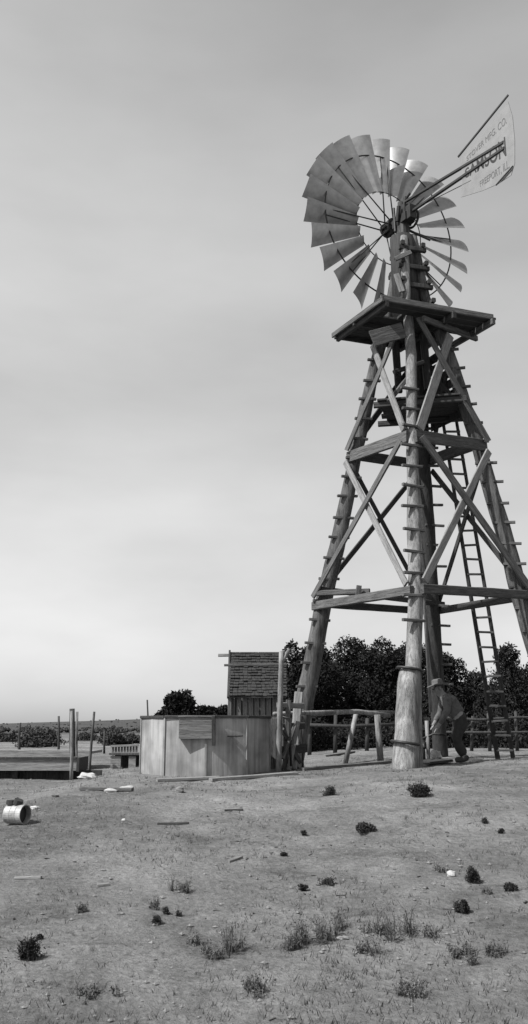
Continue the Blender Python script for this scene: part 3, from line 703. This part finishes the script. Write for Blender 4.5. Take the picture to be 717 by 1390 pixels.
# shirt: torso and sleeves, trousers, boots, hat
JS = [(mix(hipc, sh, .12), .165), (mix(hipc, sh, .4), .155), (mix(hipc, sh, .72), .18), (mix(hipc, sh, 1.0), .145), ((-.235, -.03, 1.135), .085)]
ES = [(0, 1), (1, 2), (2, 3), (3, 4)]
for s, el, wr in ((-1, elA, wrA), (1, elB, wrB)):
    k = len(JS); JS += [((sh[0] + .01, sh[1] + .18 * s, sh[2] - .01), .085), (el, .066), (mix(el, wr, .85), .048)]; ES += [(3, k), (k, k + 1), (k + 1, k + 2)]
skin_mesh('shirt', JS, ES, 'cloth_shirt', man)
JT = [(hipc, .17), (mix(hipc, sh, .34), .168)]; ETt = [(0, 1)]
for s, kn, an in ((-1, knA, anA), (1, knB, anB)):
    k = len(JT); JT += [((hipc[0], hipc[1] + .10 * s, hipc[2] - .08), .125), (kn, .09), (mix(kn, an, .9), .075)]; ETt += [(0, k), (k, k + 1), (k + 1, k + 2)]
skin_mesh('trousers', JT, ETt, 'cloth_dark', man)
for an, toe in ((anA, (-.12, -.14, .045)), (anB, (-.02, .15, .045))):
    chain('boot', [((an[0] + .01, an[1], .13), .058), ((an[0] + .02, an[1], .055), .056), (mix(an, toe, .6), .052), (toe, .045)], 'hair', man, 2)
hp = [V((-.345, -.03, 1.335)) + V((0, 0, 0))]
v = []; f = []; hx_ = Matrix.Rotation(R(-10), 3, 'Y'); nn = 24
pr = [(.19, -.012), (.185, .004), (.12, .0), (.098, .012), (.094, .07), (.085, .105), (.05, .118), (.0, .105)]
for r, z in pr:
    for j in range(nn):
        q = 2 * math.pi * j / nn; curl = .03 * abs(math.sin(q)) ** 2 if r > .15 else 0
        v.append(V((-.33, -.03, 1.325)) + hx_ @ V((math.cos(q) * r * 1.05, math.sin(q) * r * .92, z + curl)))
for i in range(len(pr) - 1):
    for j in range(nn): a = i * nn + j; c = i * nn + (j + 1) % nn; f.append((a, c, c + nn, a + nn))
f.append(tuple(range(nn - 1, -1, -1)))
mesh('hat', v, f, 'felt', man, smooth=True)

# ------------------------------------------------------------------ PUMP
pp = at(582, 1026, 16.2); pz = H(pp.x, pp.y)
pump = thing('well_pump', 'slender iron well pump with wooden standpipe between near leg and stooping person', 'pump', (pp.x, pp.y, pz))
tube('standpipe', [V((pp.x, pp.y, pz - .05)), V((pp.x - .01, pp.y, pz + .75))], [.035, .035], 'wood_pale', pump, 10)
tube('barrel', [V((pp.x - .12, pp.y, pz - .05)), V((pp.x - .12, pp.y, pz + .42))], [.07, .06], 'iron', pump, 12)
tube('spout', [V((pp.x - .12, pp.y, pz + .33)), V((pp.x - .12, pp.y - .2, pz + .36)), V((pp.x - .12, pp.y - .27, pz + .28))], [.028, .028, .03], 'iron', pump, 10)
tube('handle', [V((pp.x - .12, pp.y, pz + .43)), V((pp.x + .1, pp.y - .03, pz + .52)), V((pp.x + .3, pp.y - .1, pz + .50))], [.018, .018, .02], 'iron', pump, 8)
pb('cover_board', (566, 1036), (600, 1032), 15.6, 16.0, .5, .04, 'wood_dark', pump)

def rock(px, py, wpx, hpx, m, label, name='rock', cat='rock', seed=0, group=None, flat=1.0):
    p = gp(px, py); s = p.y * 1.02 / F; a = wpx * s / 2; hgt = hpx * s / 2
    v = []; f = []; nu, nv = 12, 7; r3 = random.Random(seed * 31 + int(px))
    for i in range(nv + 1):
        ph = math.pi * i / nv
        for j in range(nu):
            th = 2 * math.pi * j / nu; d = V((math.sin(ph) * math.cos(th), math.sin(ph) * math.sin(th), math.cos(ph)))
            k = 1 + .45 * noise.noise(d * 1.6 + V((px, py, seed))) + r3.uniform(-.05, .05)
            v.append((d.x * a * k, d.y * a * .8 * flat * k, d.z * hgt * k + hgt * .6))
    for i in range(nv):
        for j in range(nu): q = i * nu + j; c = i * nu + (j + 1) % nu; f.append((q, q + nu, c + nu, c))
    o = mesh(name, v, f, m, None, Matrix.Translation(p)); tag(o, label, cat, group); return o
rock(572, 1040, 22, 9, 'stone', 'pale stone heaped at the foot of the near windmill leg', seed=4)
rock(592, 1031, 14, 16, 'stone', 'upright pale stone beside the pump and the stooping person', seed=5)

# ------------------------------------------------------------------ TREES AND BUSHES
nprs = np.random.RandomState(5)
def leaves_geo(lobes, n, size, squash=1.0):
    """small leaf-sprays scattered through lobed ellipsoids; lobes = (centre, radii)"""
    vol = np.array([l[1][0] * l[1][1] * l[1][2] for l in lobes]); idx = nprs.choice(len(lobes), n, p=vol ** .75 / (vol ** .75).sum())
    c = np.array([tuple(l[0]) for l in lobes])[idx]; r = np.array([l[1] for l in lobes])[idx]
    d = nprs.normal(size=(n, 3)); d /= np.linalg.norm(d, axis=1)[:, None]
    rad = nprs.uniform(.25, 1, n) ** .45 * (1 + .16 * np.sin(d[:, 0] * 7 + idx) * np.sin(d[:, 2] * 8 + idx * 2) + .08 * nprs.normal(size=n))
    p = c + d * rad[:, None] * r
    a = nprs.normal(size=(n, 3)); a /= np.linalg.norm(a, axis=1)[:, None]; b = np.cross(a, nprs.normal(size=(n, 3))); b /= np.linalg.norm(b, axis=1)[:, None]
    s = size * nprs.uniform(.5, 1.4, n)[:, None]
    q = np.stack([p - a * s * .5, p + b * s * .32, p + a * s * .8, p - b * s * .32], 1).reshape(-1, 3)
    return q.tolist(), [(4 * i, 4 * i + 1, 4 * i + 2, 4 * i + 3) for i in range(n)]
def tree(x, y, h, wid, n, label, group, cat='tree', leafm='foliage', size=.085, name='juniper_tree', seed=0):
    z = H(x, y); t = thing(name, label, cat, (x, y, z), group); r = random.Random(seed)
    mb = MB(); th = h * .55
    trunk = [V((0, 0, -.2)), V((r.uniform(-.1, .1), 0, th * .4)), V((r.uniform(-.2, .2), 0, th))]
    mb.add(*tube_geo(trunk, [.05 * h, .04 * h, .015 * h], 9, .15, seed))
    lobes = [(V((0, 0, h * .40)), (wid * .46, wid * .46, h * .38))]
    for k in range(16):
        q = r.uniform(0, 6.28); hh = r.uniform(.08, .86); rr = wid * .5 * math.sin(math.pi * min(1, (hh + .22) / 1.25)) * r.uniform(.45, .85)
        c = V((math.cos(q) * rr, math.sin(q) * rr, h * hh)); s = r.uniform(.14, .24) * wid
        lobes.append((c, (s, s, s * r.uniform(.7, 1.1))))
        mb.add(*tube_geo([V((0, 0, h * hh * .45)), c], [.016 * h, .006 * h], 5))
    lobes.append((V((0, 0, h * .86)), (wid * .18, wid * .18, h * .13)))
    mb.build('trunk', 'bark', t, smooth=True)
    v, f = leaves_geo(lobes, int(n * 4.2), size); mesh('crown', v, f, leafm, t)
    return t
def ptree(px, pyt, Y, wpx, n, label, group, **k):
    top = at(px, pyt, Y); x = top.x; tree(x, Y, top.z - H(x, Y), wpx * Y / F, n, label, group, **k)
G1 = 'junipers in the dark grove behind the windmill'
specs = [(396, 868, 31, 62, 3600, 'dark juniper at the left end of the grove, just right of the shed'),
 (432, 872, 33, 90, 5200, 'dark juniper directly behind the left windmill leg'),
 (472, 862, 35, 100, 6000, 'broad dark juniper behind the rail trestle, right of the left windmill leg'),
 (518, 864, 34, 90, 5600, 'dark juniper filling the gap just left of the near windmill leg'),
 (556, 868, 37, 90, 4500, 'dark juniper hidden mostly behind the near windmill leg'),
 (602, 884, 33, 80, 4500, 'dark juniper behind the stooping person, its top below its neighbours'),
 (645, 908, 36, 70, 3500, 'low dark juniper in the dip of the grove, left of the ladder foot'),
 (688, 872, 32, 84, 5200, 'tall dark juniper behind the ladder at the right end of the grove'),
 (742, 862, 33, 95, 3500, 'dark juniper cut by the right edge of the view')]
for i, (px, py, Y, wp, n, lb_) in enumerate(specs): ptree(px, py, Y, wp, n, lb_, G1, seed=i + 1)
ptree(238, 941, 44, 64, 3000, 'small round dark tree just behind the left side of the stock tank', None, size=.16, seed=21)
ptree(282, 958, 52, 44, 1300, 'low dark bush behind the middle of the stock tank', None, size=.18, seed=22, cat='bush', name='juniper_bush')
ptree(303, 957, 46, 34, 1200, 'low dark bush close against the left side of the shed', None, size=.16, seed=23, cat='bush', name='juniper_bush')
for i, (px, py, Y, wp, lb_) in enumerate([(58, 998, 42, 66, 'wide dark bush on the plain behind the low trough'), (157, 995, 46, 46, 'dark bush on the plain between the leaning pole and the tank'),
        (12, 999, 55, 34, 'small dark bush at the left edge of the plain'), (113, 998, 60, 36, 'small dark bush on the plain behind the cluster of upright poles'), (180, 998, 50, 26, 'small dark bush close to the left edge of the tank')]):
    ptree(px, py, Y, wp, 1300, lb_, 'dark bushes on the plain', size=.10, leafm='scrub', seed=31 + i, cat='bush', name='desert_bush')
lob = []
for i in range(46):
    x = at(392 + i * 8.4, 1000, 28).x; y = 28 + nprs.uniform(-1.2, 1.5); hh = nprs.uniform(.5, 1.25); lob.append((V((x, y, H(x, y) + hh * .42)), (.55, .5, hh * .62)))
v, f = leaves_geo(lob, 26000, .085); o = mesh('undergrowth', v, f, 'foliage', None, Matrix()); tag(o, 'dark tangled undergrowth filling the foot of the juniper grove', 'undergrowth'); o['kind'] = 'stuff'
# far scrub: one mass
mb = MB()
for i in range(900):
    y = 130 * math.exp(nprs.uniform(0, 2.7)); x = nprs.uniform(-.42, .42) * y; s = nprs.uniform(.35, 1.0) * (1 + y / 900); z = H(x, y)
    for k in range(5):
        a = nprs.uniform(0, 6.28); r = s * nprs.uniform(.2, .8); c = V((x + math.cos(a) * r, y + math.sin(a) * r, z + s * nprs.uniform(.2, .5))); q = s * .42
        mb.add([c + V((q, 0, 0)), c + V((0, q, 0)), c + V((-q, 0, 0)), c + V((0, -q, 0)), c + V((0, 0, q)), c + V((0, 0, -q))], [(0, 1, 4), (1, 2, 4), (2, 3, 4), (3, 0, 4), (1, 0, 5), (2, 1, 5), (3, 2, 5), (0, 3, 5)])
fs = mb.build('far_scrub', 'scrub', None, Matrix()); tag(fs, 'distant dark scrub dotting the plain toward the horizon', 'scrub'); fs['kind'] = 'stuff'

# brush fence and deadwood behind the man
G2 = H(4, 24)
pf = thing('pole_fence', 'low pole fence with tangled rails in front of the grove at the right', 'fence', (at(670, 1010, 23.5).x, 23.5, G2))
for px in (604, 640, 665, 702, 745): 
    p = at(px, 1014, 23.5); p.z = H(p.x, 23.5) - .05; q = at(px + rg.uniform(-2, 2), 968 + rg.uniform(-6, 6), 23.5); tube('post', [p, q], [.05, .04], 'wood_dark', pf, 8, .15)
for py in (975, 995): tube('rail', [at(600, py + rg.uniform(-2, 2), 23.4), at(650, py + rg.uniform(-3, 3), 23.4), at(700, py - 1, 23.4), at(760, py - 2, 23.4)], [.03, .035, .03, .03], 'wood_dark', pf, 8, .15)
pf2 = thing('rail_fence', 'dark low rail fence behind the rail trestle, in front of the grove', 'fence', (at(470, 1010, 25).x, 25, G2))
for px in (420, 455, 498, 538):
    p = at(px, 1012, 25); p.z = H(p.x, 25) - .05; tube('post', [p, at(px + 1, 972 + rg.uniform(-4, 4), 25)], [.06, .05], 'wood_dark', pf2, 8, .15)
for py in (984,): tube('rail', [at(412, py, 24.9), at(470, py + 2, 24.9), at(545, py - 1, 24.9)], [.05, .045, .045], 'wood_dark', pf2, 8, .15)
for i, (px, py, wp, hp2) in enumerate(((640, 1008, 18, 12), (655, 1009, 12, 10), (690, 1004, 14, 14), (710, 1006, 20, 12))):
    rock(px, py, wp, hp2, 'stone', ['pale stone pile block left of the ladder foot', 'small pale stone touching the ladder foot on its left', 'pale stone just right of the ladder foot', 'rightmost pale stone below the pole fence'][i], seed=40 + i)
# ------------------------------------------------------------------ LEFT SIDE: troughs, poles, fence posts, crate
ty0 = 16.6
xl = at(-70, 1040, ty0).x; xr_ = at(104, 1040, ty0).x; tz = H(-4, ty0)
tro = thing('trough', 'long low wooden trough raised on sleepers at the left edge', 'trough', ((xl + xr_) / 2, ty0 + .35, tz))
ztop = at(50, 1030, ty0).z; zbot = at(50, 1046, ty0).z
M['tboard'] = mat('trough_boards', .11, .26, (.8, 9, 9), 3.2, bump=.6)
def wbox(name, m, parent, *b): return MB().add(*box_geo(*b)).build(name, m, parent, world=True)
wbox('front_board', 'tboard', tro, xl, xr_, ty0, ty0 + .05, zbot, ztop); wbox('back_board', 'tboard', tro, xl, xr_, ty0 + .75, ty0 + .80, zbot, ztop + .01)
wbox('floor_board', 'tboard', tro, xl, xr_, ty0 + .052, ty0 + .748, zbot + .03, zbot + .07); wbox('end_board', 'wood_dark', tro, xr_ + .002, xr_ + .05, ty0 - .03, ty0 + .83, zbot - .02, ztop + .02)
wbox('rim_board', 'wood_dark', tro, xl, xr_ - .003, ty0 - .03, ty0 + .09, ztop + .002, ztop + .03)
for i in range(3):
    x = xr_ - .15 - i * .95; wbox('sleeper', 'wood_dark', tro, x - .1, x, ty0 + .12, ty0 + .95, tz - .08, zbot - .002)
wbox('shade_strip', 'wood_dark', tro, xl, xr_ + .42, ty0 + .25, ty0 + .3, tz - .1, zbot - .003)  # dark strip added as the shadow in the gap below the trough
y2 = 21.0; xl2 = at(-70, 1025, y2).x; xr2 = at(122, 1025, y2).x
pf3 = thing('plank_platform', 'low weathered plank platform lying behind the long trough', 'platform', ((xl2 + xr2) / 2, y2, H(-6, y2)))
wbox('deck', 'tboard', pf3, xl2, xr2, y2, y2 + 1.6, at(0, 1020, y2).z - .06, at(0, 1020, y2).z); wbox('fascia', 'tboard', pf3, xl2, xr2, y2 - .05, y2 - .003, H(-6, y2) - .1, at(0, 1019, y2).z + .01)
post(97, 965, 1056, 16.3, .032, 'log', 'pale upright pole of the pair standing at the right end of the trough', 0, 'pole', 'pole', 'upright poles at the end of the trough')
post(101, 962, 1040, 17.5, .06, 'wood_dark', 'thick dark pole of the pair standing at the right end of the trough', -3, 'pole', 'pole', 'upright poles at the end of the trough')
post(105, 966, 1034, 18.4, .028, 'log', 'thin pale pole right beside the thick dark pole', 0, 'pole', 'pole', 'upright poles at the end of the trough')
post(122, 966, 1036, 18.8, .028, 'wood', 'slender pole leaning right, alone between pole cluster and tank', 6, 'pole', 'pole')
post(27, 983, 1016, 30, .05, 'wood_dark', 'short dark fence post at far left behind the trough', 0, 'fence_post', 'fence post', 'thin fence posts behind the troughs')
post(80, 972, 1012, 30, .04, 'wood_dark', 'thin dark fence post left of the upright pole cluster', 0, 'fence_post', 'fence post', 'thin fence posts behind the troughs')
post(203, 950, 1000, 30, .03, 'wood_dark', 'thin dark stake rising behind the left rim of the tank', -3, 'fence_post', 'fence post', 'thin fence posts behind the troughs')
post(142, 992, 1014, 32, .04, 'wood_dark', 'short dark fence post between the leaning pole and the tank', 0, 'fence_post', 'fence post', 'thin fence posts behind the troughs')
bxp = at(168, 1045, 18.0)
cr_ = thing('crate', 'low open slatted crate on the ground just left of the tank', 'crate', (bxp.x, bxp.y, H(bxp.x, bxp.y)))
cx0, cx1, cz = at(150, 1040, 18).x, at(184, 1040, 18).x, H(bxp.x, 18.0)
wbox('side', 'tboard', cr_, cx0, cx0 + .2, 18, 18.05, cz, cz + .24); wbox('side', 'wood_dark', cr_, cx0, cx1, 18.5, 18.55, cz, cz + .26); wbox('lid', 'wood_mid', cr_, cx0 - .03, cx1 + .1, 17.97, 18.6, cz + .262, cz + .30)
wbox('side', 'tboard', cr_, cx1 - .14, cx1, 18, 18.05, cz, cz + .24)
low = at(168, 1018, 26.0)
pt = thing('hurdle', 'pale low hurdle of close pickets seen between leaning pole and tank', 'fence', (low.x, 26, H(low.x, 26)))
for i in range(9):
    p = at(153 + i * 4, 1030, 26); z = H(p.x, 26); beam('picket', V((p.x, 26, z - .03)), V((p.x, 26, z + .42)), .06, .03, 'wood', pt, side=(0, -1, 0))
a = at(150, 1024, 25.95); b = at(188, 1024, 25.95); z = H(a.x, 26)
beam('rail', V((a.x, 25.96, z + .40)), V((b.x, 25.96, z + .43)), .04, .06, 'wood_pale', pt); beam('rail', V((a.x, 25.96, z + .10)), V((b.x, 25.96, z + .12)), .04, .05, 'wood', pt)
# pale ground heap
rock(119, 1057, 27, 9, 'white_stone', 'flat white stone at the end of the long trough', seed=1); rock(150, 1076, 18, 6, 'white_stone', 'small white stone, left of two lying in the dirt before the tank', seed=2, flat=.5)
rock(173, 1072, 20, 6, 'white_stone', 'small white stone, right of two lying in the dirt before the tank', seed=3, flat=.5)
rock(244, 1076, 12, 9, 'stone', 'rounded stone in the dirt before the middle of the tank', seed=6)
rock(48, 1098, 12, 5, 'white_stone', 'tiny white stone right of the lying can', seed=7); rock(168, 1114, 6, 3, 'white_stone', 'tiny white pebble alone in the dirt below the crate', seed=8)
rock(613, 1190, 12, 9, 'white_stone', 'pale stone beside the dark round tuft at lower right', seed=9); rock(464, 1275, 18, 5, 'stone', 'flat pale stone among dry grass at lower middle', seed=10, flat=.6)
# lying can
cp = gp(22, 1119); cz = H(cp.x, cp.y)
can = thing('can', 'light metal can lying on its side with dark open end, at left', 'can', (cp.x, cp.y, cz))
M['tin'] = mat('scuffed_tin', .14, .42, (1, 1, 1), 10, rough=.55, metallic=.2, bump=.2)
ax = V((.93, -.37, 0)).normalized(); cc = V((cp.x, cp.y, cz + .100)); KS = .86; pr = [(-.13, 0.001), (-.13, .112), (-.12, .116), (-.04, .116), (-.035, .12), (-.03, .116), (.04, .116), (.045, .12), (.05, .116), (.125, .116), (.13, .12), (.13, .108), (.05, .106), (-.1, .1), (-.1, .001)]
v = []; f = []; sy = V((-ax.y, ax.x, 0)); nn = 28
pr = [(a * KS, b * KS) for a, b in pr]
for s, r in pr:
    for j in range(nn): q = 2 * math.pi * j / nn; v.append(cc + ax * s + sy * math.cos(q) * r + up * math.sin(q) * r)
for i in range(len(pr) - 1):
    for j in range(nn): a = i * nn + j; c = i * nn + (j + 1) % nn; f.append((a, a + nn, c + nn, c))
b_ = MB().add(v, f); b_.build('body', 'tin', can, world=True, smooth=False)
v2_, f2_ = tube_geo([cc - ax * .02, cc + ax * .06], [.084, .084], 20); MB().add(v2_, f2_).build('inside', 'iron', can, world=True)  # black plug standing in for the shade within the open can
o = MB().add(*tube_geo([cc + ax * -.07 + up * .100, cc + ax * -.07 + up * .145], [.065, .06], 14)).add(*tube_geo([cc + ax * .0 + up * .100, cc + ax * .02 + up * .15], [.055, .05], 12)).build('tin_lid', 'iron', None, Matrix.Translation(cc + up * .1), world=True)
tag(o, 'small dark lump resting on top of the lying can', 'lid')

# ------------------------------------------------------------------ TUFTS AND BUSHES IN THE FOREGROUND
def tuft(px, py, wpx, hpx, kind, label, n=None, seed=0):
    p = gp(px, py); s = p.y * 1.03 / F; wd = wpx * s; ht = hpx * s
    r = np.random.RandomState(seed + int(px * 7 + py))
    rnd_ = kind == 'round'; v = []; f = []
    if rnd_:
        lob = [(V((r.normal() * wd * .16, r.normal() * wd * .14, ht * r.uniform(.2, .6))), (wd * r.uniform(.14, .3), wd * r.uniform(.14, .3), ht * r.uniform(.22, .42))) for _ in range(6)]
        v, f = leaves_geo(lob, int((n or 900) * 1.1), max(.014, wd * .07)); v = [tuple(q) for q in v]
    n_st = int((n or 900) * .12) if rnd_ else int((n or 70) * 1.3)
    cl = [(r.normal() * wd * (.16 if rnd_ else .3), r.normal() * wd * (.14 if rnd_ else .26), r.uniform(.35, 1.0)) for _ in range(5 if rnd_ else 6)]
    for i in range(n_st):
        cx_, cy_, ch = cl[r.randint(len(cl))]; hh = ht * ch * r.uniform(.25, 1.0) * (.95 if not rnd_ else 1.1); wv = .0016 + .0016 * r.rand()
        x, y = cx_ + r.normal() * wd * .08, cy_ + r.normal() * wd * .08; lx, ly = r.normal() * hh * .32, r.normal() * hh * .32; k = len(v); ang = r.uniform(0, 3.14); dx, dy = math.cos(ang) * wv, math.sin(ang) * wv
        if r.rand() < .15: hh *= .3; lx *= 3; ly *= 3
        v += [(x - dx, y - dy, -.012), (x + dx, y + dy, -.012), (x + lx * .35 + dx * .8, y + ly * .35 + dy * .8, hh * .6), (x + lx * .35 - dx * .8, y + ly * .35 - dy * .8, hh * .6), (x + lx, y + ly, hh)]
        f += [(k, k + 1, k + 2, k + 3), (k + 3, k + 2, k + 4)]
        for m_ in range(5):
            t = r.uniform(.2, 1); c = V((x + lx * t, y + ly * t, hh * t)) + V(r.normal(size=3)) * .006; q2 = r.uniform(.004, .011); d = V(r.normal(size=3)).normalized() * q2; e2 = V(r.normal(size=3)).normalized() * q2 * .5; k = len(v)
            v += [tuple(c - d), tuple(c + e2), tuple(c + d), tuple(c - e2)]; f.append((k, k + 1, k + 2, k + 3))
    o = mesh('bush' if rnd_ else 'grass_tuft', v, f, 'bushleaf' if rnd_ else 'dry', None, Matrix.Translation(p)); tag(o, label, 'bush' if rnd_ else 'grass tuft')
tuft(570, 1081, 30, 20, 'round', 'round dark bush on bare ground below the stooping person', 1300)
tuft(446, 1080, 22, 13, 'round', 'small dark round bush below the plank between tower legs')
tuft(498, 1128, 30, 12, 'round', 'low flat dark bush in open dirt at mid right')
tuft(385, 1162, 12, 6, 'round', 'tiny dark tuft near the middle of the dirt', 200); tuft(412, 1134, 12, 8, 'round', 'tiny dark tuft left of the low flat bush', 200)
tuft(642, 1197, 24, 22, 'round', 'dark round bush beside the pale stone at lower right'); tuft(629, 1240, 20, 16, 'round', 'small dark round bush below the bush with the pale stone')
tuft(446, 1202, 17, 11, 'round', 'small dark tuft alone at lower middle', 350); tuft(411, 1210, 10, 9, 'round', 'tiny dark tuft left of the small dark one', 200)
tuft(658, 1118, 14, 9, 'round', 'tiny dark tuft at upper right of the dirt', 250); tuft(680, 1132, 12, 7, 'round', 'tiny low dark tuft near the right edge', 200)
tuft(694, 1210, 16, 12, 'round', 'small dark tuft near the right edge beside the bushes', 350); tuft(660, 1213, 14, 14, 'grass', 'thin dry tuft between the two right bushes', 60)
tuft(214, 1255, 14, 13, 'round', 'small dark round tuft below the tall dry stalks at left middle', 300); tuft(54, 1276, 10, 7, 'round', 'tiny dark tuft near lower left', 150)
tuft(40, 1304, 26, 34, 'round', 'dark oval bush at the lower left corner area', 900); tuft(262, 1282, 16, 22, 'grass', 'dark dry tuft, left of the bottom middle group')
tuft(247, 1212, 16, 34, 'grass', 'tall thin dry stalks at left middle of the dirt', 60); tuft(209, 1235, 12, 24, 'grass', 'thin dry stalks just left of the tall ones', 45)
tuft(226, 1242, 10, 10, 'round', 'tiny dark tuft between two thin stalks', 150); tuft(243, 1244, 8, 8, 'round', 'tiny round tuft below the tall stalks', 120)
for i, (px, py, wp, hp2, lb_) in enumerate([(283, 1300, 26, 26, 'spreading dry tuft at the bottom left of middle'), (318, 1292, 30, 46, 'tall dry tuft at the bottom left of middle'), (398, 1284, 34, 44, 'dry tuft just left of bottom middle'),
        (436, 1276, 24, 44, 'upright dry tuft at bottom middle'), (460, 1262, 14, 34, 'slim dry tuft right of bottom middle'), (495, 1294, 22, 32, 'dry tuft right of the flat pale stone'),
        (548, 1268, 56, 46, 'large dark bushy dry tuft at lower right of middle'), (515, 1268, 20, 20, 'small dry tuft left of the large bushy one'), (675, 1296, 34, 18, 'low dark tuft at the bottom right'),
        (600, 1185, 20, 22, 'faint dry tuft left of the pale stone'), (112, 1238, 14, 14, 'faint dry tuft alone at lower left'), (640, 1300, 40, 30, 'ragged dry tuft at the bottom right'), (350, 1345, 34, 26, 'low dry tuft at the bottom edge middle'), (130, 1350, 30, 24, 'low dry tuft at the bottom edge left'), (560, 1352, 40, 30, 'low dry tuft at the bottom edge right')]):
    tuft(px, py, wp, hp2, 'grass', lb_, 150 if wp > 30 else 90, i)
# short stubble and pebbles: uncountable ground cover
mb = MB(); r = random.Random(12)
for i in range(9000):
    y = 4.2 + 16 * r.random() ** 1.3; x = r.uniform(-.42, .42) * y
    if noise.noise(V((x * .7, y * .7, 4))) < r.uniform(-.3, .35): continue
    z = H(x, y)
    for k in range(r.randint(2, 5)):
        a = r.uniform(0, 6.28); h_ = r.uniform(.01, .05); ox, oy = r.uniform(-.03, .03), r.uniform(-.03, .03); wv = .003
        mb.add([(x + ox - wv, y + oy, z - .004), (x + ox + wv, y + oy, z - .004), (x + ox + math.cos(a) * h_ * .6, y + oy + math.sin(a) * h_ * .6, z + h_)], [(0, 1, 2)])
o = mb.build('stubble', 'dry', None, Matrix()); tag(o, 'sparse short dry stubble scattered over the bare dirt', 'grass'); o['kind'] = 'stuff'
mb = MB()
for i in range(3200):
    y = 4.2 + 17 * r.random() ** 1.2; x = r.uniform(-.42, .42) * y; z = H(x, y); s = .006 + .018 * r.random() ** 4
    c = V((x, y, z + s * .2)); k = [c + V((r.uniform(.6, 1.5) * s * a, r.uniform(.6, 1.3) * s * b, r.uniform(.4, .8) * s * d)) for a, b, d in ((1, 0, 0), (0, 1, 0), (-1, 0, 0), (0, -1, 0), (0, 0, 1), (0, 0, -1))]
    mb.add(k, [(0, 1, 4), (1, 2, 4), (2, 3, 4), (3, 0, 4), (1, 0, 5), (2, 1, 5), (3, 2, 5), (0, 3, 5)])
o = mb.build('pebbles', 'stone', None, Matrix()); tag(o, 'small loose pebbles strewn over the dry dirt', 'gravel'); o['kind'] = 'stuff'
mb = MB(); r = random.Random(77)
for i in range(1100):
    y = 4.3 + 15 * r.random(); x = r.uniform(-.42, .42) * y
    if noise.noise(V((x * .5, y * .5, 8))) < r.uniform(-.4, .3): continue
    ln = .012 + .07 * r.random() ** 3; an = r.uniform(0, 6.28); wv = r.uniform(.002, .006); z = H(x, y)
    v, f = box_geo(-ln / 2, ln / 2, -wv, wv, 0, wv * 1.3); Mx = Matrix.Translation((x, y, z)) @ Matrix.Rotation(an, 4, 'Z') @ Matrix.Rotation(r.uniform(-.12, .12), 4, 'Y'); mb.add([Mx @ V(q) for q in v], f)
o = mb.build('litter', 'wood_dark', None, Matrix()); tag(o, 'dark broken twigs and chips littering the dirt', 'litter'); o['kind'] = 'stuff'
for i, (a, b, c, d, lb_) in enumerate([(214, 1120, 256, 1119, 'thin dark stick on the dirt below the tank'), (20, 1194, 56, 1193, 'short pale board chip on the dirt at left'), (132, 1204, 148, 1203, 'small pale chip of wood at lower left'),
        (310, 1172, 328, 1166, 'small pale chip of wood left of middle'), (305, 1102, 330, 1101, 'thin twig below the long pale plank'), (72, 1081, 78, 1082, 'tiny twig right of the lying can')]):
    lying(a, b, c, d, .035, .02, 'wood_dark' if i in (0, 4, 5) else 'wood_pale', lb_, 'stick', 'stick')
